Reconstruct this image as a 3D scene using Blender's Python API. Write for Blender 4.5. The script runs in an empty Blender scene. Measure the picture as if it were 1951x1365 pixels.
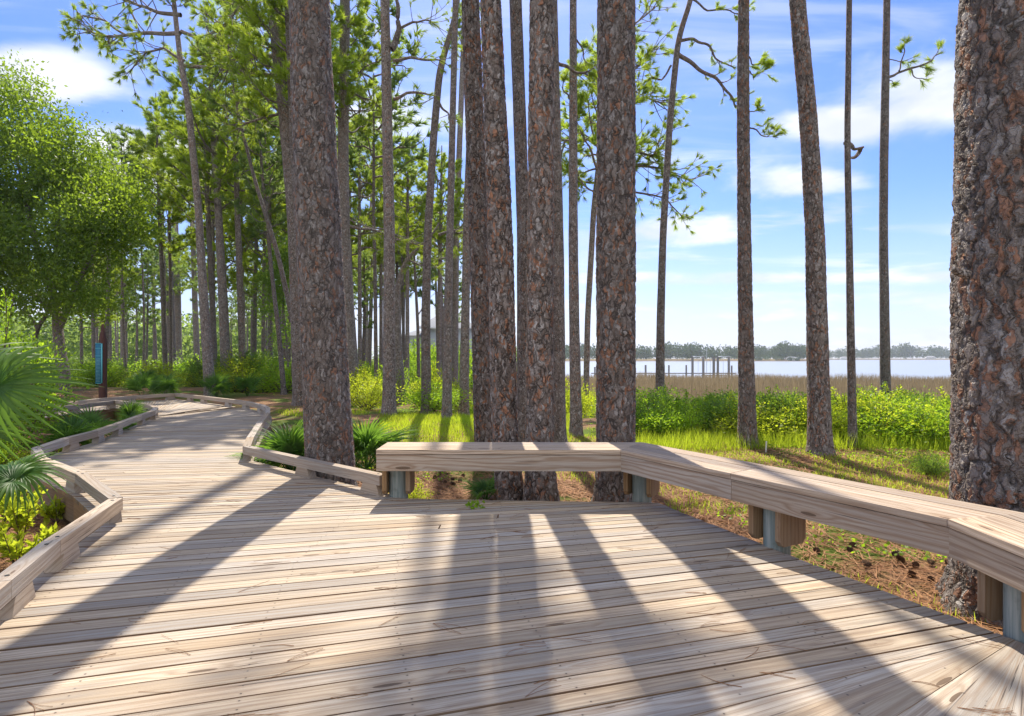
import bpy, math, random
import numpy as np
from mathutils import Vector, Matrix, Euler

# ------------------------------------------------------------------ camera, sky, sun, exposure
F = 1150.0; CX = 975.5; HOR = 682.5; H = 1.25
scn = bpy.context.scene
cam_d = bpy.data.cameras.new('camera'); cam = bpy.data.objects.new('camera', cam_d)
scn.collection.objects.link(cam); scn.camera = cam
cam_d.sensor_width = 36; cam_d.lens = 36 * F / 1951; cam_d.clip_end = 5000; cam_d.clip_start = 0.05
cam.location = (0, 0, H); cam.rotation_euler = (math.radians(90), 0, 0)
SUN_EL = math.radians(52); SUN_AZ = math.radians(-4)      # azimuth from +Y, negative = left
sun_d = bpy.data.lights.new('sun', 'SUN'); sun = bpy.data.objects.new('sun', sun_d)
scn.collection.objects.link(sun)
sun_d.energy = 5.0; sun_d.angle = math.radians(0.6); sun_d.color = (1.0, 0.915, 0.77)
to_sun = Vector((math.sin(SUN_AZ) * math.cos(SUN_EL), math.cos(SUN_AZ) * math.cos(SUN_EL), math.sin(SUN_EL)))
sun.rotation_euler = to_sun.to_track_quat('Z', 'Y').to_euler()
scn.view_settings.view_transform = 'Standard'; scn.view_settings.look = 'None'
scn.view_settings.exposure = 0.56; scn.view_settings.gamma = 1
scn.render.engine = 'CYCLES'
scn.cycles.max_bounces = 8; scn.cycles.transparent_max_bounces = 8

class NT:
    """small helper to write node trees"""
    def __init__(s, tree): s.t = tree; s.n = tree.nodes; s.l = tree.links
    def node(s, kind, **kw):
        n = s.n.new(kind)
        for k, v in kw.items(): setattr(n, k, v)
        return n
    def set(s, sock, v):
        if isinstance(v, bpy.types.NodeSocket): s.l.new(v, sock)
        elif isinstance(v, (tuple, list)) and len(v) == 3 and sock.type == 'RGBA': sock.default_value = (*v, 1)
        else: sock.default_value = v
    def math(s, op, a, b=0.0, c=0.0, clamp=False):
        n = s.node('ShaderNodeMath', operation=op, use_clamp=clamp)
        s.set(n.inputs[0], a); s.set(n.inputs[1], b)
        if op in ('MULTIPLY_ADD', 'SMOOTH_MIN', 'COMPARE'): s.set(n.inputs[2], c)
        return n.outputs[0]
    def vmath(s, op, a, b=(0, 0, 0)):
        n = s.node('ShaderNodeVectorMath', operation=op); s.set(n.inputs[0], a); s.set(n.inputs[1], b)
        return n.outputs[0]
    def mix(s, f, a, b, mode='MIX'):
        n = s.node('ShaderNodeMix', data_type='RGBA', blend_type=mode, clamp_factor=True)
        s.set(n.inputs[0], f); s.set(n.inputs[6], a); s.set(n.inputs[7], b); return n.outputs[2]
    def noise(s, vec, scale=5, detail=3, rough=0.5, dist=0.0, out=0):
        n = s.node('ShaderNodeTexNoise'); s.set(n.inputs['Vector'], vec)
        n.inputs['Scale'].default_value = scale; n.inputs['Detail'].default_value = detail
        n.inputs['Roughness'].default_value = rough; n.inputs['Distortion'].default_value = dist
        return n.outputs[out]
    def ramp(s, v, a, b, lo=0.0, hi=1.0):
        n = s.node('ShaderNodeMapRange'); n.interpolation_type = 'SMOOTHSTEP'
        s.set(n.inputs[0], v); n.inputs[1].default_value = a; n.inputs[2].default_value = b
        n.inputs[3].default_value = lo; n.inputs[4].default_value = hi; return n.outputs[0]
    def comb(s, x, y, z):
        n = s.node('ShaderNodeCombineXYZ'); s.set(n.inputs[0], x); s.set(n.inputs[1], y); s.set(n.inputs[2], z); return n.outputs[0]
    def sep(s, v):
        n = s.node('ShaderNodeSeparateXYZ'); s.set(n.inputs[0], v); return n.outputs

world = bpy.data.worlds.new('World'); scn.world = world; world.use_nodes = True
w = NT(world.node_tree); w.n.clear()
sky = w.node('ShaderNodeTexSky', sky_type='NISHITA', sun_disc=False)
sky.sun_elevation = SUN_EL; sky.sun_rotation = SUN_AZ; sky.air_density = 1.0; sky.dust_density = 0.6; sky.ozone_density = 2.0
hs = w.node('ShaderNodeHueSaturation'); hs.inputs['Saturation'].default_value = 1.22; w.l.new(sky.outputs[0], hs.inputs['Color'])
tc = w.node('ShaderNodeTexCoord'); gx, gy, gz = w.sep(tc.outputs['Generated'])
zz = w.math('MAXIMUM', gz, 0.02)
cv = w.comb(w.math('DIVIDE', gx, w.math('ADD', zz, 0.22)), w.math('DIVIDE', gy, w.math('ADD', zz, 0.22)), 0.0)
n1 = w.noise(cv, 1.9, 7, 0.58, 0.35); n2 = w.noise(w.vmath('ADD', cv, (7.3, 2.1, 0)), 0.8, 3, 0.5)
ay = w.math('MAXIMUM', w.math('ABSOLUTE', gy), 0.05)
tx = w.math('DIVIDE', gx, ay); tz = w.math('DIVIDE', gz, ay)
front = w.math('GREATER_THAN', gy, 0.05)
def cloud_px(px, py, sx, sy, amp):
    ex = w.math('DIVIDE', w.math('SUBTRACT', tx, (px - CX) / F), sx / F)
    ez = w.math('DIVIDE', w.math('SUBTRACT', tz, (HOR - py) / F), sy / F)
    r = w.math('ADD', w.math('MULTIPLY', ex, ex), w.math('MULTIPLY', ez, ez))
    g = w.math('DIVIDE', amp, w.math('ADD', 1.0, w.math('MULTIPLY', r, r)))
    return w.math('MULTIPLY', g, front)
cover = None                                            # where the banks of cloud stand
for c in [(60, 145, 170, 62, .5), (250, 300, 190, 60, .34), (780, 215, 220, 60, .34), (500, 360, 400, 50, .22), (1320, 440, 120, 34, .36),
          (1570, 350, 130, 28, .40), (1590, 235, 110, 32, .30), (1800, 170, 150, 60, .36), (1250, 530, 700, 14, .30), (1650, 570, 400, 16, .28), (900, 600, 900, 14, .22), (700, 480, 260, 40, .3)]:
    g = cloud_px(*c); cover = g if cover is None else w.math('ADD', cover, g)
dens = w.math('ADD', w.math('ADD', w.math('MULTIPLY', n1, 1.0), w.math('MULTIPLY', n2, .35)), cover)
back = w.ramp(gy, -0.30, 0.10, .40, 0.0)                # unseen broken cloud overhead and behind the viewer, added to brighten ambient light
high = w.math('MULTIPLY', w.ramp(gz, 0.56, 0.80), .26)
dens = w.math('ADD', dens, w.math('MAXIMUM', back, high))
cl = w.ramp(dens, 0.80, 1.12)
cir = w.noise(w.comb(w.math('MULTIPLY', tx, 1.6), w.math('MULTIPLY', tz, 13.0), 3.7), 1.5, 5, .55, .5)
cir2 = w.noise(w.comb(w.math('MULTIPLY', tx, 1.1), w.math('MULTIPLY', tz, 2.5), 8.1), 1.6, 3, .5)
cirm = w.math('MULTIPLY', w.math('MULTIPLY', w.ramp(cir, .46, .66), w.ramp(cir2, .40, .58)), w.math('MULTIPLY', w.ramp(tz, .04, .5, .85, .30), front))
cl = w.math('MAXIMUM', cl, cirm)
low = w.ramp(gz, 0.0, 0.26, 0.60, 0.0)                  # pale air low over the water
clb = w.noise(w.vmath('ADD', cv, (1.0, 0.12, 0)), 2.2, 5, 0.55)
ccol = w.mix(w.ramp(clb, .40, .65), (6.0, 6.4, 7.3), (8.6, 8.7, 8.9))
tint = w.mix(1.0, hs.outputs[0], (0.90, 0.95, 1.40), 'MULTIPLY')
pale = w.mix(low, tint, (5.9, 6.6, 8.4))
fin = w.mix(cl, pale, ccol)
bg = w.node('ShaderNodeBackground'); w.l.new(fin, bg.inputs[0]); bg.inputs[1].default_value = 0.1
wo = w.node('ShaderNodeOutputWorld'); w.l.new(bg.outputs[0], wo.inputs[0])

# ------------------------------------------------------------------ helpers
rnd = random.Random(7); R = np.random.default_rng(11)
def sstep(t): t = np.clip(t, 0, 1); return t * t * (3 - 2 * t)
def ground_z(X, Y):
    X = np.asarray(X, float); Y = np.asarray(Y, float)
    a = X / np.maximum(Y, 1.0)
    ye = 15 + 17 * sstep((-a - 0.05) / 0.3)
    z = -0.32 - 1.5 * sstep((Y - ye) / 12.0)
    sh = 74 + 6 * np.sin(X * .09)
    right = sstep((a - 0.045) / 0.04)
    z = z - 0.9 * sstep((Y - sh) / 10.0) * right
    z = z + 0.035 * np.sin(X * 1.3 + 1) * np.sin(Y * 1.1 + 2) * sstep((Y - 5.5) / 3) + 0.02 * np.sin(X * 3.1) * np.sin(Y * 2.7)
    far_l = sstep((Y - (600 + 12 * np.sin(a * 60))) / 12) * sstep((0.49 - a) / 0.02)
    far_r = sstep((Y - (1080 + 30 * np.sin(a * 25))) / 20)
    return z + np.maximum(far_l, far_r) * 2.2 * right
def gp(px, py, z=0.0):
    Y = F * (H - z) / (py - HOR); return ((px - CX) / F * Y, Y)
def at(px, py, Y): return ((px - CX) / F * Y, Y, H - (py - HOR) / F * Y)
def base_of(px, py):
    z = -0.32
    for _ in range(12):
        x, y = gp(px, py, z); z = 0.5 * z + 0.5 * float(ground_z(x, y))
    x, y = gp(px, py, z); return (x, y, float(ground_z(x, y)))

class MB:
    def __init__(s): s.v = []; s.f = []; s.uv = []; s.tone = []; s.n = 0; s.has_uv = False
    def add(s, V, Fc, uv=None, tone=None):
        V = np.asarray(V, float); s.v.append(V)
        s.f.append((np.asarray(Fc, int) + s.n)); s.n += len(V)
        s.uv.append(uv); s.tone.append(tone)
    def mesh(s, name, mats, off=(0, 0, 0), smooth=False):
        V = np.concatenate(s.v) - np.asarray(off)
        me = bpy.data.meshes.new(name)
        ls = []; counts = []
        for f in s.f:
            ls.append(f.reshape(-1)); counts.append(np.full(len(f), f.shape[1]))
        loops = np.concatenate(ls); counts = np.concatenate(counts)
        me.vertices.add(len(V)); me.vertices.foreach_set('co', V.astype(np.float32).ravel())
        me.loops.add(len(loops)); me.loops.foreach_set('vertex_index', loops.astype(np.int32))
        me.polygons.add(len(counts))
        st = np.concatenate([[0], np.cumsum(counts)[:-1]])
        me.polygons.foreach_set('loop_start', st.astype(np.int32)); me.polygons.foreach_set('loop_total', counts.astype(np.int32))
        if smooth: me.polygons.foreach_set('use_smooth', np.ones(len(counts), bool))
        if any(u is not None for u in s.uv):
            U = np.concatenate([np.asarray(u, float).reshape(-1, 2) if u is not None else np.zeros((f.size, 2)) for u, f in zip(s.uv, s.f)])
            me.uv_layers.new(name='UVMap').data.foreach_set('uv', U.astype(np.float32).ravel())
        if any(t is not None for t in s.tone):
            T = np.concatenate([np.full(len(f), t) if np.isscalar(t) or t is None else np.asarray(t) for t, f in zip(s.tone, s.f)]).astype(np.float32)
            a = me.attributes.new('tone', 'FLOAT', 'FACE'); a.data.foreach_set('value', T)
        me.update(calc_edges=True)
        for m in (mats if isinstance(mats, (list, tuple)) else [mats]): me.materials.append(m)
        return me
COL = scn.collection
def link(name, me, parent=None):
    o = bpy.data.objects.new(name, me); COL.objects.link(o)
    if parent is not None: o.parent = parent
    return o
def part(name, mb, mat, parent=None, smooth=False, bevel=0, label=None):
    off = parent.location if parent is not None else (0, 0, 0)
    p = parent
    if parent is not None and parent.parent is not None: off = Vector(parent.location) + Vector(parent.parent.location)
    o = link(name, mb.mesh(name, mat, tuple(off), smooth), parent)
    if bevel:
        b = o.modifiers.new('bevel', 'BEVEL'); b.width = bevel; b.segments = 2; b.limit_method = 'ANGLE'
    if label: o['label'] = label
    return o
def tag(o, label=None, cat=None, group=None, kind=None):
    if label: o['label'] = label
    if cat: o['category'] = cat
    if group: o['group'] = group
    if kind: o['kind'] = kind
    return o
def thing(name, label, cat, loc=(0, 0, 0), group=None):
    o = bpy.data.objects.new(name, None); COL.objects.link(o); o.location = loc; o.empty_display_size = .2
    return tag(o, label, cat, group)

def frames(P):
    P = np.asarray(P, float); T = np.gradient(P, axis=0); T /= np.linalg.norm(T, axis=1)[:, None] + 1e-9
    ref = np.array([0, 0, 1.0]) if abs(T[0, 2]) < .8 else np.array([0, 1.0, 0])
    A = np.cross(T, ref); A /= np.linalg.norm(A, axis=1)[:, None] + 1e-9
    B = np.cross(A, T); return T, A, B
def tube(mb, P, r, sides=8, cap=False):
    P = np.asarray(P, float); n = len(P); r = np.broadcast_to(np.asarray(r, float), (n,)) if np.ndim(r) < 2 else r
    T, A, B = frames(P); th = np.linspace(0, 2 * np.pi, sides, endpoint=False)
    rr = r[:, None] if np.ndim(r) == 1 else r
    V = P[:, None, :] + (A[:, None, :] * np.cos(th)[None, :, None] + B[:, None, :] * np.sin(th)[None, :, None]) * (rr * np.ones((n, sides)))[:, :, None]
    i = np.arange(n - 1)[:, None] * sides; j = np.arange(sides)[None, :]; k = (j + 1) % sides
    Q = np.stack([i + j, i + k, i + sides + k, i + sides + j], -1).reshape(-1, 4)
    mb.add(V.reshape(-1, 3), Q)
    if cap:
        mb.add(V[-1], np.arange(sides)[None, :]); mb.add(V[0], np.arange(sides)[::-1][None, :])
def rand_unit(n):
    v = R.normal(size=(n, 3)); return v / np.linalg.norm(v, axis=1)[:, None]
def leaves(mb, C, D, L, W, curl=0.0):
    """rhombus leaves: C base points, D directions"""
    n = len(C); D = D / (np.linalg.norm(D, axis=1)[:, None] + 1e-9)
    S = np.cross(D, rand_unit(n)); S /= np.linalg.norm(S, axis=1)[:, None] + 1e-9
    L = (np.ones(n) * L * R.uniform(.7, 1.25, n))[:, None]; W = L * W
    V = np.stack([C, C + D * L * .45 + S * W * .5, C + D * L, C + D * L * .45 - S * W * .5], 1).reshape(-1, 3)
    mb.add(V, np.arange(4 * n).reshape(-1, 4), tone=R.uniform(0, 1, n))
def needles(mb, C, D, L, W, per, spread=.9):
    n = len(C) * per; C = np.repeat(C, per, 0); D = np.repeat(D, per, 0)
    d = D + rand_unit(n) * spread; d /= np.linalg.norm(d, axis=1)[:, None]
    S = np.cross(d, rand_unit(n)); S /= np.linalg.norm(S, axis=1)[:, None] + 1e-9
    L = np.repeat(np.ones(len(C) // per) * L, per) * R.uniform(.65, 1.1, n)
    c0 = C - D * (R.uniform(0, .12, n)[:, None])
    V = np.stack([c0 - S * W * .5, c0 + S * W * .5, c0 + d * L[:, None]], 1).reshape(-1, 3)
    t = np.repeat(R.uniform(0, 1, len(C) // per), per)
    mb.add(V, np.arange(3 * n).reshape(-1, 3), tone=t)

# --- timber: prisms with grain running along u
def prism(mb, quad, z0, z1, along=None, tone=None, bottom=True, sides=None, nail=None):
    """quad: 4 xy points a,b,c,d with a->b and d->c along the timber"""
    q = np.asarray(quad, float); n = len(q)
    if along is None: along = q[1] - q[0]
    along = along / (np.linalg.norm(along) + 1e-9); nrm = np.array([-along[1], along[0]])
    o = R.uniform(0, 40, 2); t = rnd.random() if tone is None else tone
    if nail is not None: o = np.array([0.0, int(o[1]) - nail @ nrm])
    top = np.c_[q, np.full(n, z1)]; bot = np.c_[q, np.full(n, z0)]
    uv = lambda p: np.c_[(p[:, :2] @ along) + o[0], (p[:, :2] @ nrm) + o[1]]
    ar = 0.5 * np.sum(q[:, 0] * np.roll(q[:, 1], -1) - np.roll(q[:, 0], -1) * q[:, 1])
    idx = np.arange(n) if ar > 0 else np.arange(n)[::-1]
    mb.add(top, idx[None], uv=uv(top)[idx], tone=t)
    if bottom: mb.add(bot, idx[::-1][None], uv=uv(bot)[idx[::-1]], tone=t)
    for k in range(n):
        a, b = idx[k], idx[(k + 1) % n]
        V = np.array([bot[a], bot[b], top[b], top[a]]); e = q[b] - q[a]; le = np.linalg.norm(e)
        if le < 1e-5: continue
        if abs(e @ along) / le > .6:
            U = [(V[i, :2] @ along + o[0], V[i, 2] + o[1] + 3) for i in range(4)]
        else:
            U = [(V[i, 2] * .3 + o[0], V[i, :2] @ nrm + o[1]) for i in range(4)]
        (sides or mb).add(V, [[0, 1, 2, 3]], uv=U, tone=t)
def offset(P, d):
    """mitred parallel polyline, d to the left of travel"""
    P = np.asarray(P, float); out = []
    for i in range(len(P)):
        ns = []
        if i > 0: e = P[i] - P[i - 1]; e /= np.linalg.norm(e); ns.append(np.array([-e[1], e[0]]))
        if i < len(P) - 1: e = P[i + 1] - P[i]; e /= np.linalg.norm(e); ns.append(np.array([-e[1], e[0]]))
        if len(ns) == 2:
            m = ns[0] + ns[1]; m /= np.linalg.norm(m); out.append(P[i] + m * d / max(m @ ns[0], .35))
        else: out.append(P[i] + ns[0] * d)
    return np.array(out)
def box(mb, c, ax, L, Wd, z0, z1, tone=None):
    ax = np.asarray(ax, float); ax /= np.linalg.norm(ax); nr = np.array([-ax[1], ax[0]]); c = np.asarray(c, float)
    prism(mb, [c - ax * L / 2 - nr * Wd / 2, c + ax * L / 2 - nr * Wd / 2, c + ax * L / 2 + nr * Wd / 2, c - ax * L / 2 + nr * Wd / 2], z0, z1, ax, tone)

# ------------------------------------------------------------------ materials
def new_mat(name):
    m = bpy.data.materials.new(name); m.use_nodes = True; t = NT(m.node_tree); t.n.clear()
    out = t.node('ShaderNodeOutputMaterial'); return m, t, out
def principled(t, out, col, rough=.8, spec=.3, bump=None, bstr=.3, bdist=.01):
    p = t.node('ShaderNodeBsdfPrincipled'); t.set(p.inputs['Base Color'], col); t.set(p.inputs['Roughness'], rough)
    p.inputs['Specular IOR Level'].default_value = spec
    if bump is not None:
        b = t.node('ShaderNodeBump'); b.inputs['Strength'].default_value = bstr; b.inputs['Distance'].default_value = bdist
        t.set(b.inputs['Height'], bump); t.l.new(b.outputs[0], p.inputs['Normal'])
    t.l.new(p.outputs[0], out.inputs[0]); return p
def wood(name, warm, grey, amount, knots=.5, ring=.5, nails=False):
    m, t, out = new_mat(name)
    uv = t.node('ShaderNodeUVMap').outputs[0]; tone = t.node('ShaderNodeAttribute', attribute_name='tone').outputs['Fac']
    u, v, _ = t.sep(uv)
    shift = t.math('MULTIPLY', tone, 37.0)
    P = lambda a, b: t.comb(t.math('MULTIPLY_ADD', u, a, shift), t.math('MULTIPLY', v, b), shift)
    big = t.noise(P(.5, 4), 1, 3, .5)
    # knots bend the rings round them
    vk = t.node('ShaderNodeTexVoronoi', feature='F1', voronoi_dimensions='2D'); vk.inputs['Scale'].default_value = 1; vk.inputs['Randomness'].default_value = 1
    t.set(vk.inputs['Vector'], P(1.25, 7.0)); kd = vk.outputs['Distance']; kc = t.sep(vk.outputs['Color'])[0]
    kon = t.math('GREATER_THAN', kc, 1 - knots)
    knot = t.math('MULTIPLY', t.math('LESS_THAN', kd, t.math('MULTIPLY', t.sep(vk.outputs['Color'])[1], .085)), kon)
    khalo = t.math('MULTIPLY', t.ramp(kd, .05, .30, 1, 0), kon)
    warp = t.noise(P(.9, 9), 1, 3, .5)
    ph = t.math('ADD', t.math('MULTIPLY', v, 170.0), t.math('ADD', t.math('MULTIPLY', warp, 26.0), t.math('MULTIPLY', khalo, 9.0)))
    rings = t.math('POWER', t.math('MULTIPLY_ADD', t.math('SINE', ph), .5, .5), 2.0)
    fib = t.noise(P(4, 420), 1, 4, .65)
    fib2 = t.noise(P(1.6, 130), 1, 3, .6)
    crack = t.ramp(t.noise(P(1.3, 75), 1, 3, .55, .4), .29, .36, 1, 0)
    col = t.mix(t.ramp(t.math('ADD', big, t.math('MULTIPLY_ADD', tone, .5, -.25)), .3, .7), warm, grey)
    col = t.mix(t.ramp(t.noise(P(.35, 2.0), 1, 2, .5), .52, .72, 0, .45), col, (warm[0] * 1.02, warm[1] * .84, warm[2] * .62))
    tn = t.math('MULTIPLY_ADD', t.math('FRACT', t.math('MULTIPLY', tone, 7.13)), .42, .72)
    col = t.mix(1.0, col, t.comb(tn, tn, tn), 'MULTIPLY')
    dk = (warm[0] * .42, warm[1] * .34, warm[2] * .28)
    col = t.mix(t.math('MULTIPLY', rings, ring * amount), col, dk)
    col = t.mix(t.math('MULTIPLY', t.ramp(fib, .42, .68), .34 * amount), col, dk)
    col = t.mix(t.math('MULTIPLY', t.ramp(fib2, .50, .68), .50 * amount), col, (dk[0] * 1.1, dk[1] * 1.15, dk[2] * 1.3))
    col = t.mix(t.math('MULTIPLY', crack, .75), col, (.045, .035, .03))
    col = t.mix(t.math('MULTIPLY', khalo, .25), col, (dk[0] * .9, dk[1] * .8, dk[2] * .7))
    col = t.mix(t.math('MULTIPLY', knot, .85), col, (.11, .07, .045))
    hgt = t.math('SUBTRACT', t.math('MULTIPLY', fib, .5), t.math('ADD', t.math('MULTIPLY', crack, .9), t.math('MULTIPLY', rings, .25)))
    if nails:
        vl = t.math('ABSOLUTE', t.math('SUBTRACT', t.math('FRACT', t.math('ADD', v, .5)), .5))
        du = t.math('MULTIPLY', t.math('SUBTRACT', t.math('FRACT', t.math('MULTIPLY_ADD', tone, .03, t.math('DIVIDE', u, .61))), .5), .61)
        dv = t.math('SUBTRACT', vl, t.math('MULTIPLY_ADD', tone, .010, .026))
        dd = t.math('ADD', t.math('MULTIPLY', du, du), t.math('MULTIPLY', dv, dv))
        col = t.mix(t.math('MULTIPLY', t.math('LESS_THAN', dd, .0042 ** 2), .85), col, (.05, .04, .035))
        col = t.mix(t.ramp(dd, 0, .012 ** 2, .18, 0), col, (.16, .12, .10))
        stain = t.noise(t.comb(t.math('MULTIPLY', u, .8), t.math('MULTIPLY_ADD', v, 6.0, shift), shift), 1, 4, .6)
        col = t.mix(t.ramp(stain, .48, .70, 0, .60), col, (.25, .225, .205))
        edge = t.ramp(vl, .040, .058, 0, .35); col = t.mix(edge, col, (.2, .16, .13))
    principled(t, out, col, .78, .25, hgt, .55, .004); return m
M = {}
M['deck'] = wood('weathered decking', (.585, .485, .37), (.455, .42, .38), 1.3, .36, .36, True)
M['rail'] = wood('weathered rail timber', (.54, .44, .34), (.42, .38, .34), 1.05, .12, .36)
M['bench'] = wood('weathered bench timber', (.62, .50, .385), (.49, .43, .375), 1.15, .3, .60)
M['bracket'] = wood('tan bracket timber', (.42, .27, .14), (.34, .25, .17), 1.0, .3, .4)
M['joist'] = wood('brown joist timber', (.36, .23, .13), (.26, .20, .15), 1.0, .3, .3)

def post_mat():
    m, t, out = new_mat('treated round post')
    g = t.node('ShaderNodeTexCoord').outputs['Object']; x, y, z = t.sep(g)
    st = t.noise(t.comb(t.math('MULTIPLY', x, 60), t.math('MULTIPLY', y, 60), t.math('MULTIPLY', z, 3)), 1, 4, .6)
    col = t.mix(t.ramp(st, .35, .7), (.21, .255, .245), (.36, .385, .355))
    col = t.mix(t.ramp(t.noise(g, 9, 3, .5), .55, .7, 0, .6), col, (.15, .17, .13))
    principled(t, out, col, .8, .2, st, .5, .006); return m
M['post'] = post_mat()

def bark(name, sx, sz, orange, disp):
    m, t, out = new_mat(name)
    g = t.node('ShaderNodeTexCoord').outputs['Object']; rn = t.node('ShaderNodeObjectInfo').outputs['Random']
    g = t.vmath('ADD', g, t.comb(t.math('MULTIPLY', rn, 31), t.math('MULTIPLY', rn, 17), t.math('MULTIPLY', rn, 23)))
    wv = t.node('ShaderNodeTexNoise'); t.set(wv.inputs['Vector'], g); wv.inputs['Scale'].default_value = 11; wv.inputs['Detail'].default_value = 5
    wz = t.vmath('SUBTRACT', wv.outputs['Color'], (.5, .5, .5)); sc = t.node('ShaderNodeVectorMath', operation='SCALE'); t.l.new(wz, sc.inputs[0]); sc.inputs['Scale'].default_value = .13
    gd = t.vmath('ADD', g, sc.outputs[0]); x, y, z = t.sep(gd)
    def vor(kx, kz, feat, rand=1):
        v = t.node('ShaderNodeTexVoronoi', feature=feat); v.inputs['Scale'].default_value = 1; v.inputs['Randomness'].default_value = rand
        t.set(v.inputs['Vector'], t.comb(t.math('MULTIPLY', x, kx), t.math('MULTIPLY', y, kx), t.math('MULTIPLY', z, kz))); return v
    e = vor(sx, sz, 'DISTANCE_TO_EDGE').outputs['Distance']; cell = vor(sx, sz, 'F1').outputs['Color']
    e2 = vor(sx * 2.1, sz * 2.3, 'DISTANCE_TO_EDGE').outputs['Distance']; cell2 = vor(sx * 2.1, sz * 2.3, 'F1').outputs['Color']
    c1, c2, c3 = t.sep(cell); d1, d2, d3 = t.sep(cell2)
    fine = t.noise(t.comb(t.math('MULTIPLY', x, 34), t.math('MULTIPLY', y, 34), t.math('MULTIPLY', z, 17)), 1, 6, .75, .6)
    mid = t.noise(g, 3.2, 4, .6); mid2 = t.noise(g, 14, 4, .65, .8)
    col = t.mix(t.math('MULTIPLY_ADD', mid2, .7, t.math('MULTIPLY', c1, .4), clamp=True), (.105, .072, .055), (.34, .29, .265))
    col = t.mix(t.ramp(d1, .55, .95, 0, .75), col, (.48, .45, .44))
    col = t.mix(t.ramp(t.math('MULTIPLY', d2, mid2), .38, .5, 0, .6), col, (.13, .085, .065))
    col = t.mix(t.math('MULTIPLY', t.ramp(t.math('ADD', d3, t.math('MULTIPLY_ADD', mid, .9, t.math('MULTIPLY_ADD', mid2, .5, -.7))), .98 - orange, 1.10 - orange), .8), col, (.40, .17, .08))
    col = t.mix(t.ramp(fine, .46, .70, .0, .72), col, (.055, .04, .034))
    col = t.mix(t.ramp(t.noise(t.comb(t.math('MULTIPLY', x, 60), t.math('MULTIPLY', y, 60), t.math('MULTIPLY', z, 26)), 1, 3, .7, 1.2), .62, .74, 0, .35), col, (.44, .41, .40))
    crk = t.math('MAXIMUM', t.ramp(e, .015, .125, 1, 0), t.math('MULTIPLY', t.ramp(e2, .0, .06, 1, 0), t.ramp(mid2, .35, .6, .15, .7)))
    crk = t.math('MULTIPLY', crk, t.ramp(t.noise(g, 8, 3, .6), .38, .58, .25, 1.0))
    col = t.mix(t.math('MULTIPLY', crk, .90), col, (.03, .022, .018))
    hgt = t.math('ADD', t.math('ADD', t.ramp(e, 0, .16, 0, .45), t.ramp(e2, 0, .12, 0, .24)), t.math('ADD', t.math('MULTIPLY', c2, .18), t.math('MULTIPLY_ADD', d1, .12, t.math('MULTIPLY', mid2, .5))))
    tn = t.math('MULTIPLY_ADD', t.math('FRACT', t.math('MULTIPLY', rn, 7.7)), .45, .80)
    col = t.mix(1.0, col, t.comb(tn, tn, tn), 'MULTIPLY')
    col = t.mix(t.ramp(t.math('FRACT', t.math('MULTIPLY', rn, 3.3)), .3, 1, 0, .22), col, (.15, .14, .135))
    p = principled(t, out, col, .72, .35)
    dn = t.node('ShaderNodeDisplacement'); dn.inputs['Scale'].default_value = disp; dn.inputs['Midlevel'].default_value = .7
    t.set(dn.inputs['Height'], hgt); t.l.new(dn.outputs[0], out.inputs['Displacement'])
    return m
M['bark'] = bark('pine bark plates', 18, 6.0, .20, .020); M['bark'].displacement_method = 'BOTH'
M['bark_fine'] = bark('pine bark small plates', 26, 9, .08, .014); M['bark_fine'].displacement_method = 'BUMP'
M['bark_big'] = bark('pine bark large plates', 13, 4.2, .26, .036); M['bark_big'].displacement_method = 'BOTH'

def simple(name, col, rough=.8, spec=.3, nscale=20, var=.3, bstr=.2):
    m, t, out = new_mat(name); g = t.node('ShaderNodeTexCoord').outputs['Object']
    n = t.noise(g, nscale, 4, .6)
    c = t.mix(n, tuple(x * (1 - var) for x in col), tuple(min(1, x * (1 + var)) for x in col))
    principled(t, out, c, rough, spec, n, bstr, .01); return m
def leafmat(name, a, b, trans, tcol, rough=.5, spec=.35):
    """a,b: darkest and lightest leaf colour; tcol: colour of light let through"""
    m, t, out = new_mat(name); tone = t.node('ShaderNodeAttribute', attribute_name='tone').outputs['Fac']
    g = t.node('ShaderNodeTexCoord').outputs['Object']; rn = t.node('ShaderNodeObjectInfo').outputs['Random']
    n = t.noise(g, 1.3, 2, .5)
    f = t.math('ADD', t.math('MULTIPLY', tone, .6), t.math('ADD', t.math('MULTIPLY', t.math('SUBTRACT', n, .5), 1.4), t.math('MULTIPLY', rn, .4)), clamp=True)
    c = t.mix(f, a, b); c2 = t.mix(1.0, t.mix(f, tuple(x * .62 for x in tcol), tcol), (1, 1, 1), 'MULTIPLY')
    p = t.node('ShaderNodeBsdfPrincipled'); t.set(p.inputs['Base Color'], c); p.inputs['Roughness'].default_value = rough
    p.inputs['Specular IOR Level'].default_value = spec
    tr = t.node('ShaderNodeBsdfTranslucent'); t.set(tr.inputs[0], c2)
    mx = t.node('ShaderNodeMixShader'); mx.inputs[0].default_value = trans
    t.l.new(p.outputs[0], mx.inputs[1]); t.l.new(tr.outputs[0], mx.inputs[2]); t.l.new(mx.outputs[0], out.inputs[0]); return m
M['needle'] = leafmat('pine needles', (.055, .12, .016), (.19, .28, .035), .52, (.68, .86, .06))
M['needle_far'] = leafmat('distant pine needles', (.06, .12, .04), (.17, .25, .07), .5, (.46, .64, .12))
M['oak'] = leafmat('oak leaves', (.028, .068, .013), (.12, .20, .028), .44, (.52, .74, .045))
M['shrub'] = leafmat('bright shrub leaves', (.05, .13, .012), (.19, .34, .025), .54, (.58, .86, .04))
M['shrub_dark'] = leafmat('dark shrub leaves', (.035, .085, .016), (.13, .22, .03), .48, (.42, .66, .05))
M['shrub_yel'] = leafmat('yellow green shrub leaves', (.14, .20, .012), (.38, .43, .025), .58, (.78, .90, .05))
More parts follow.
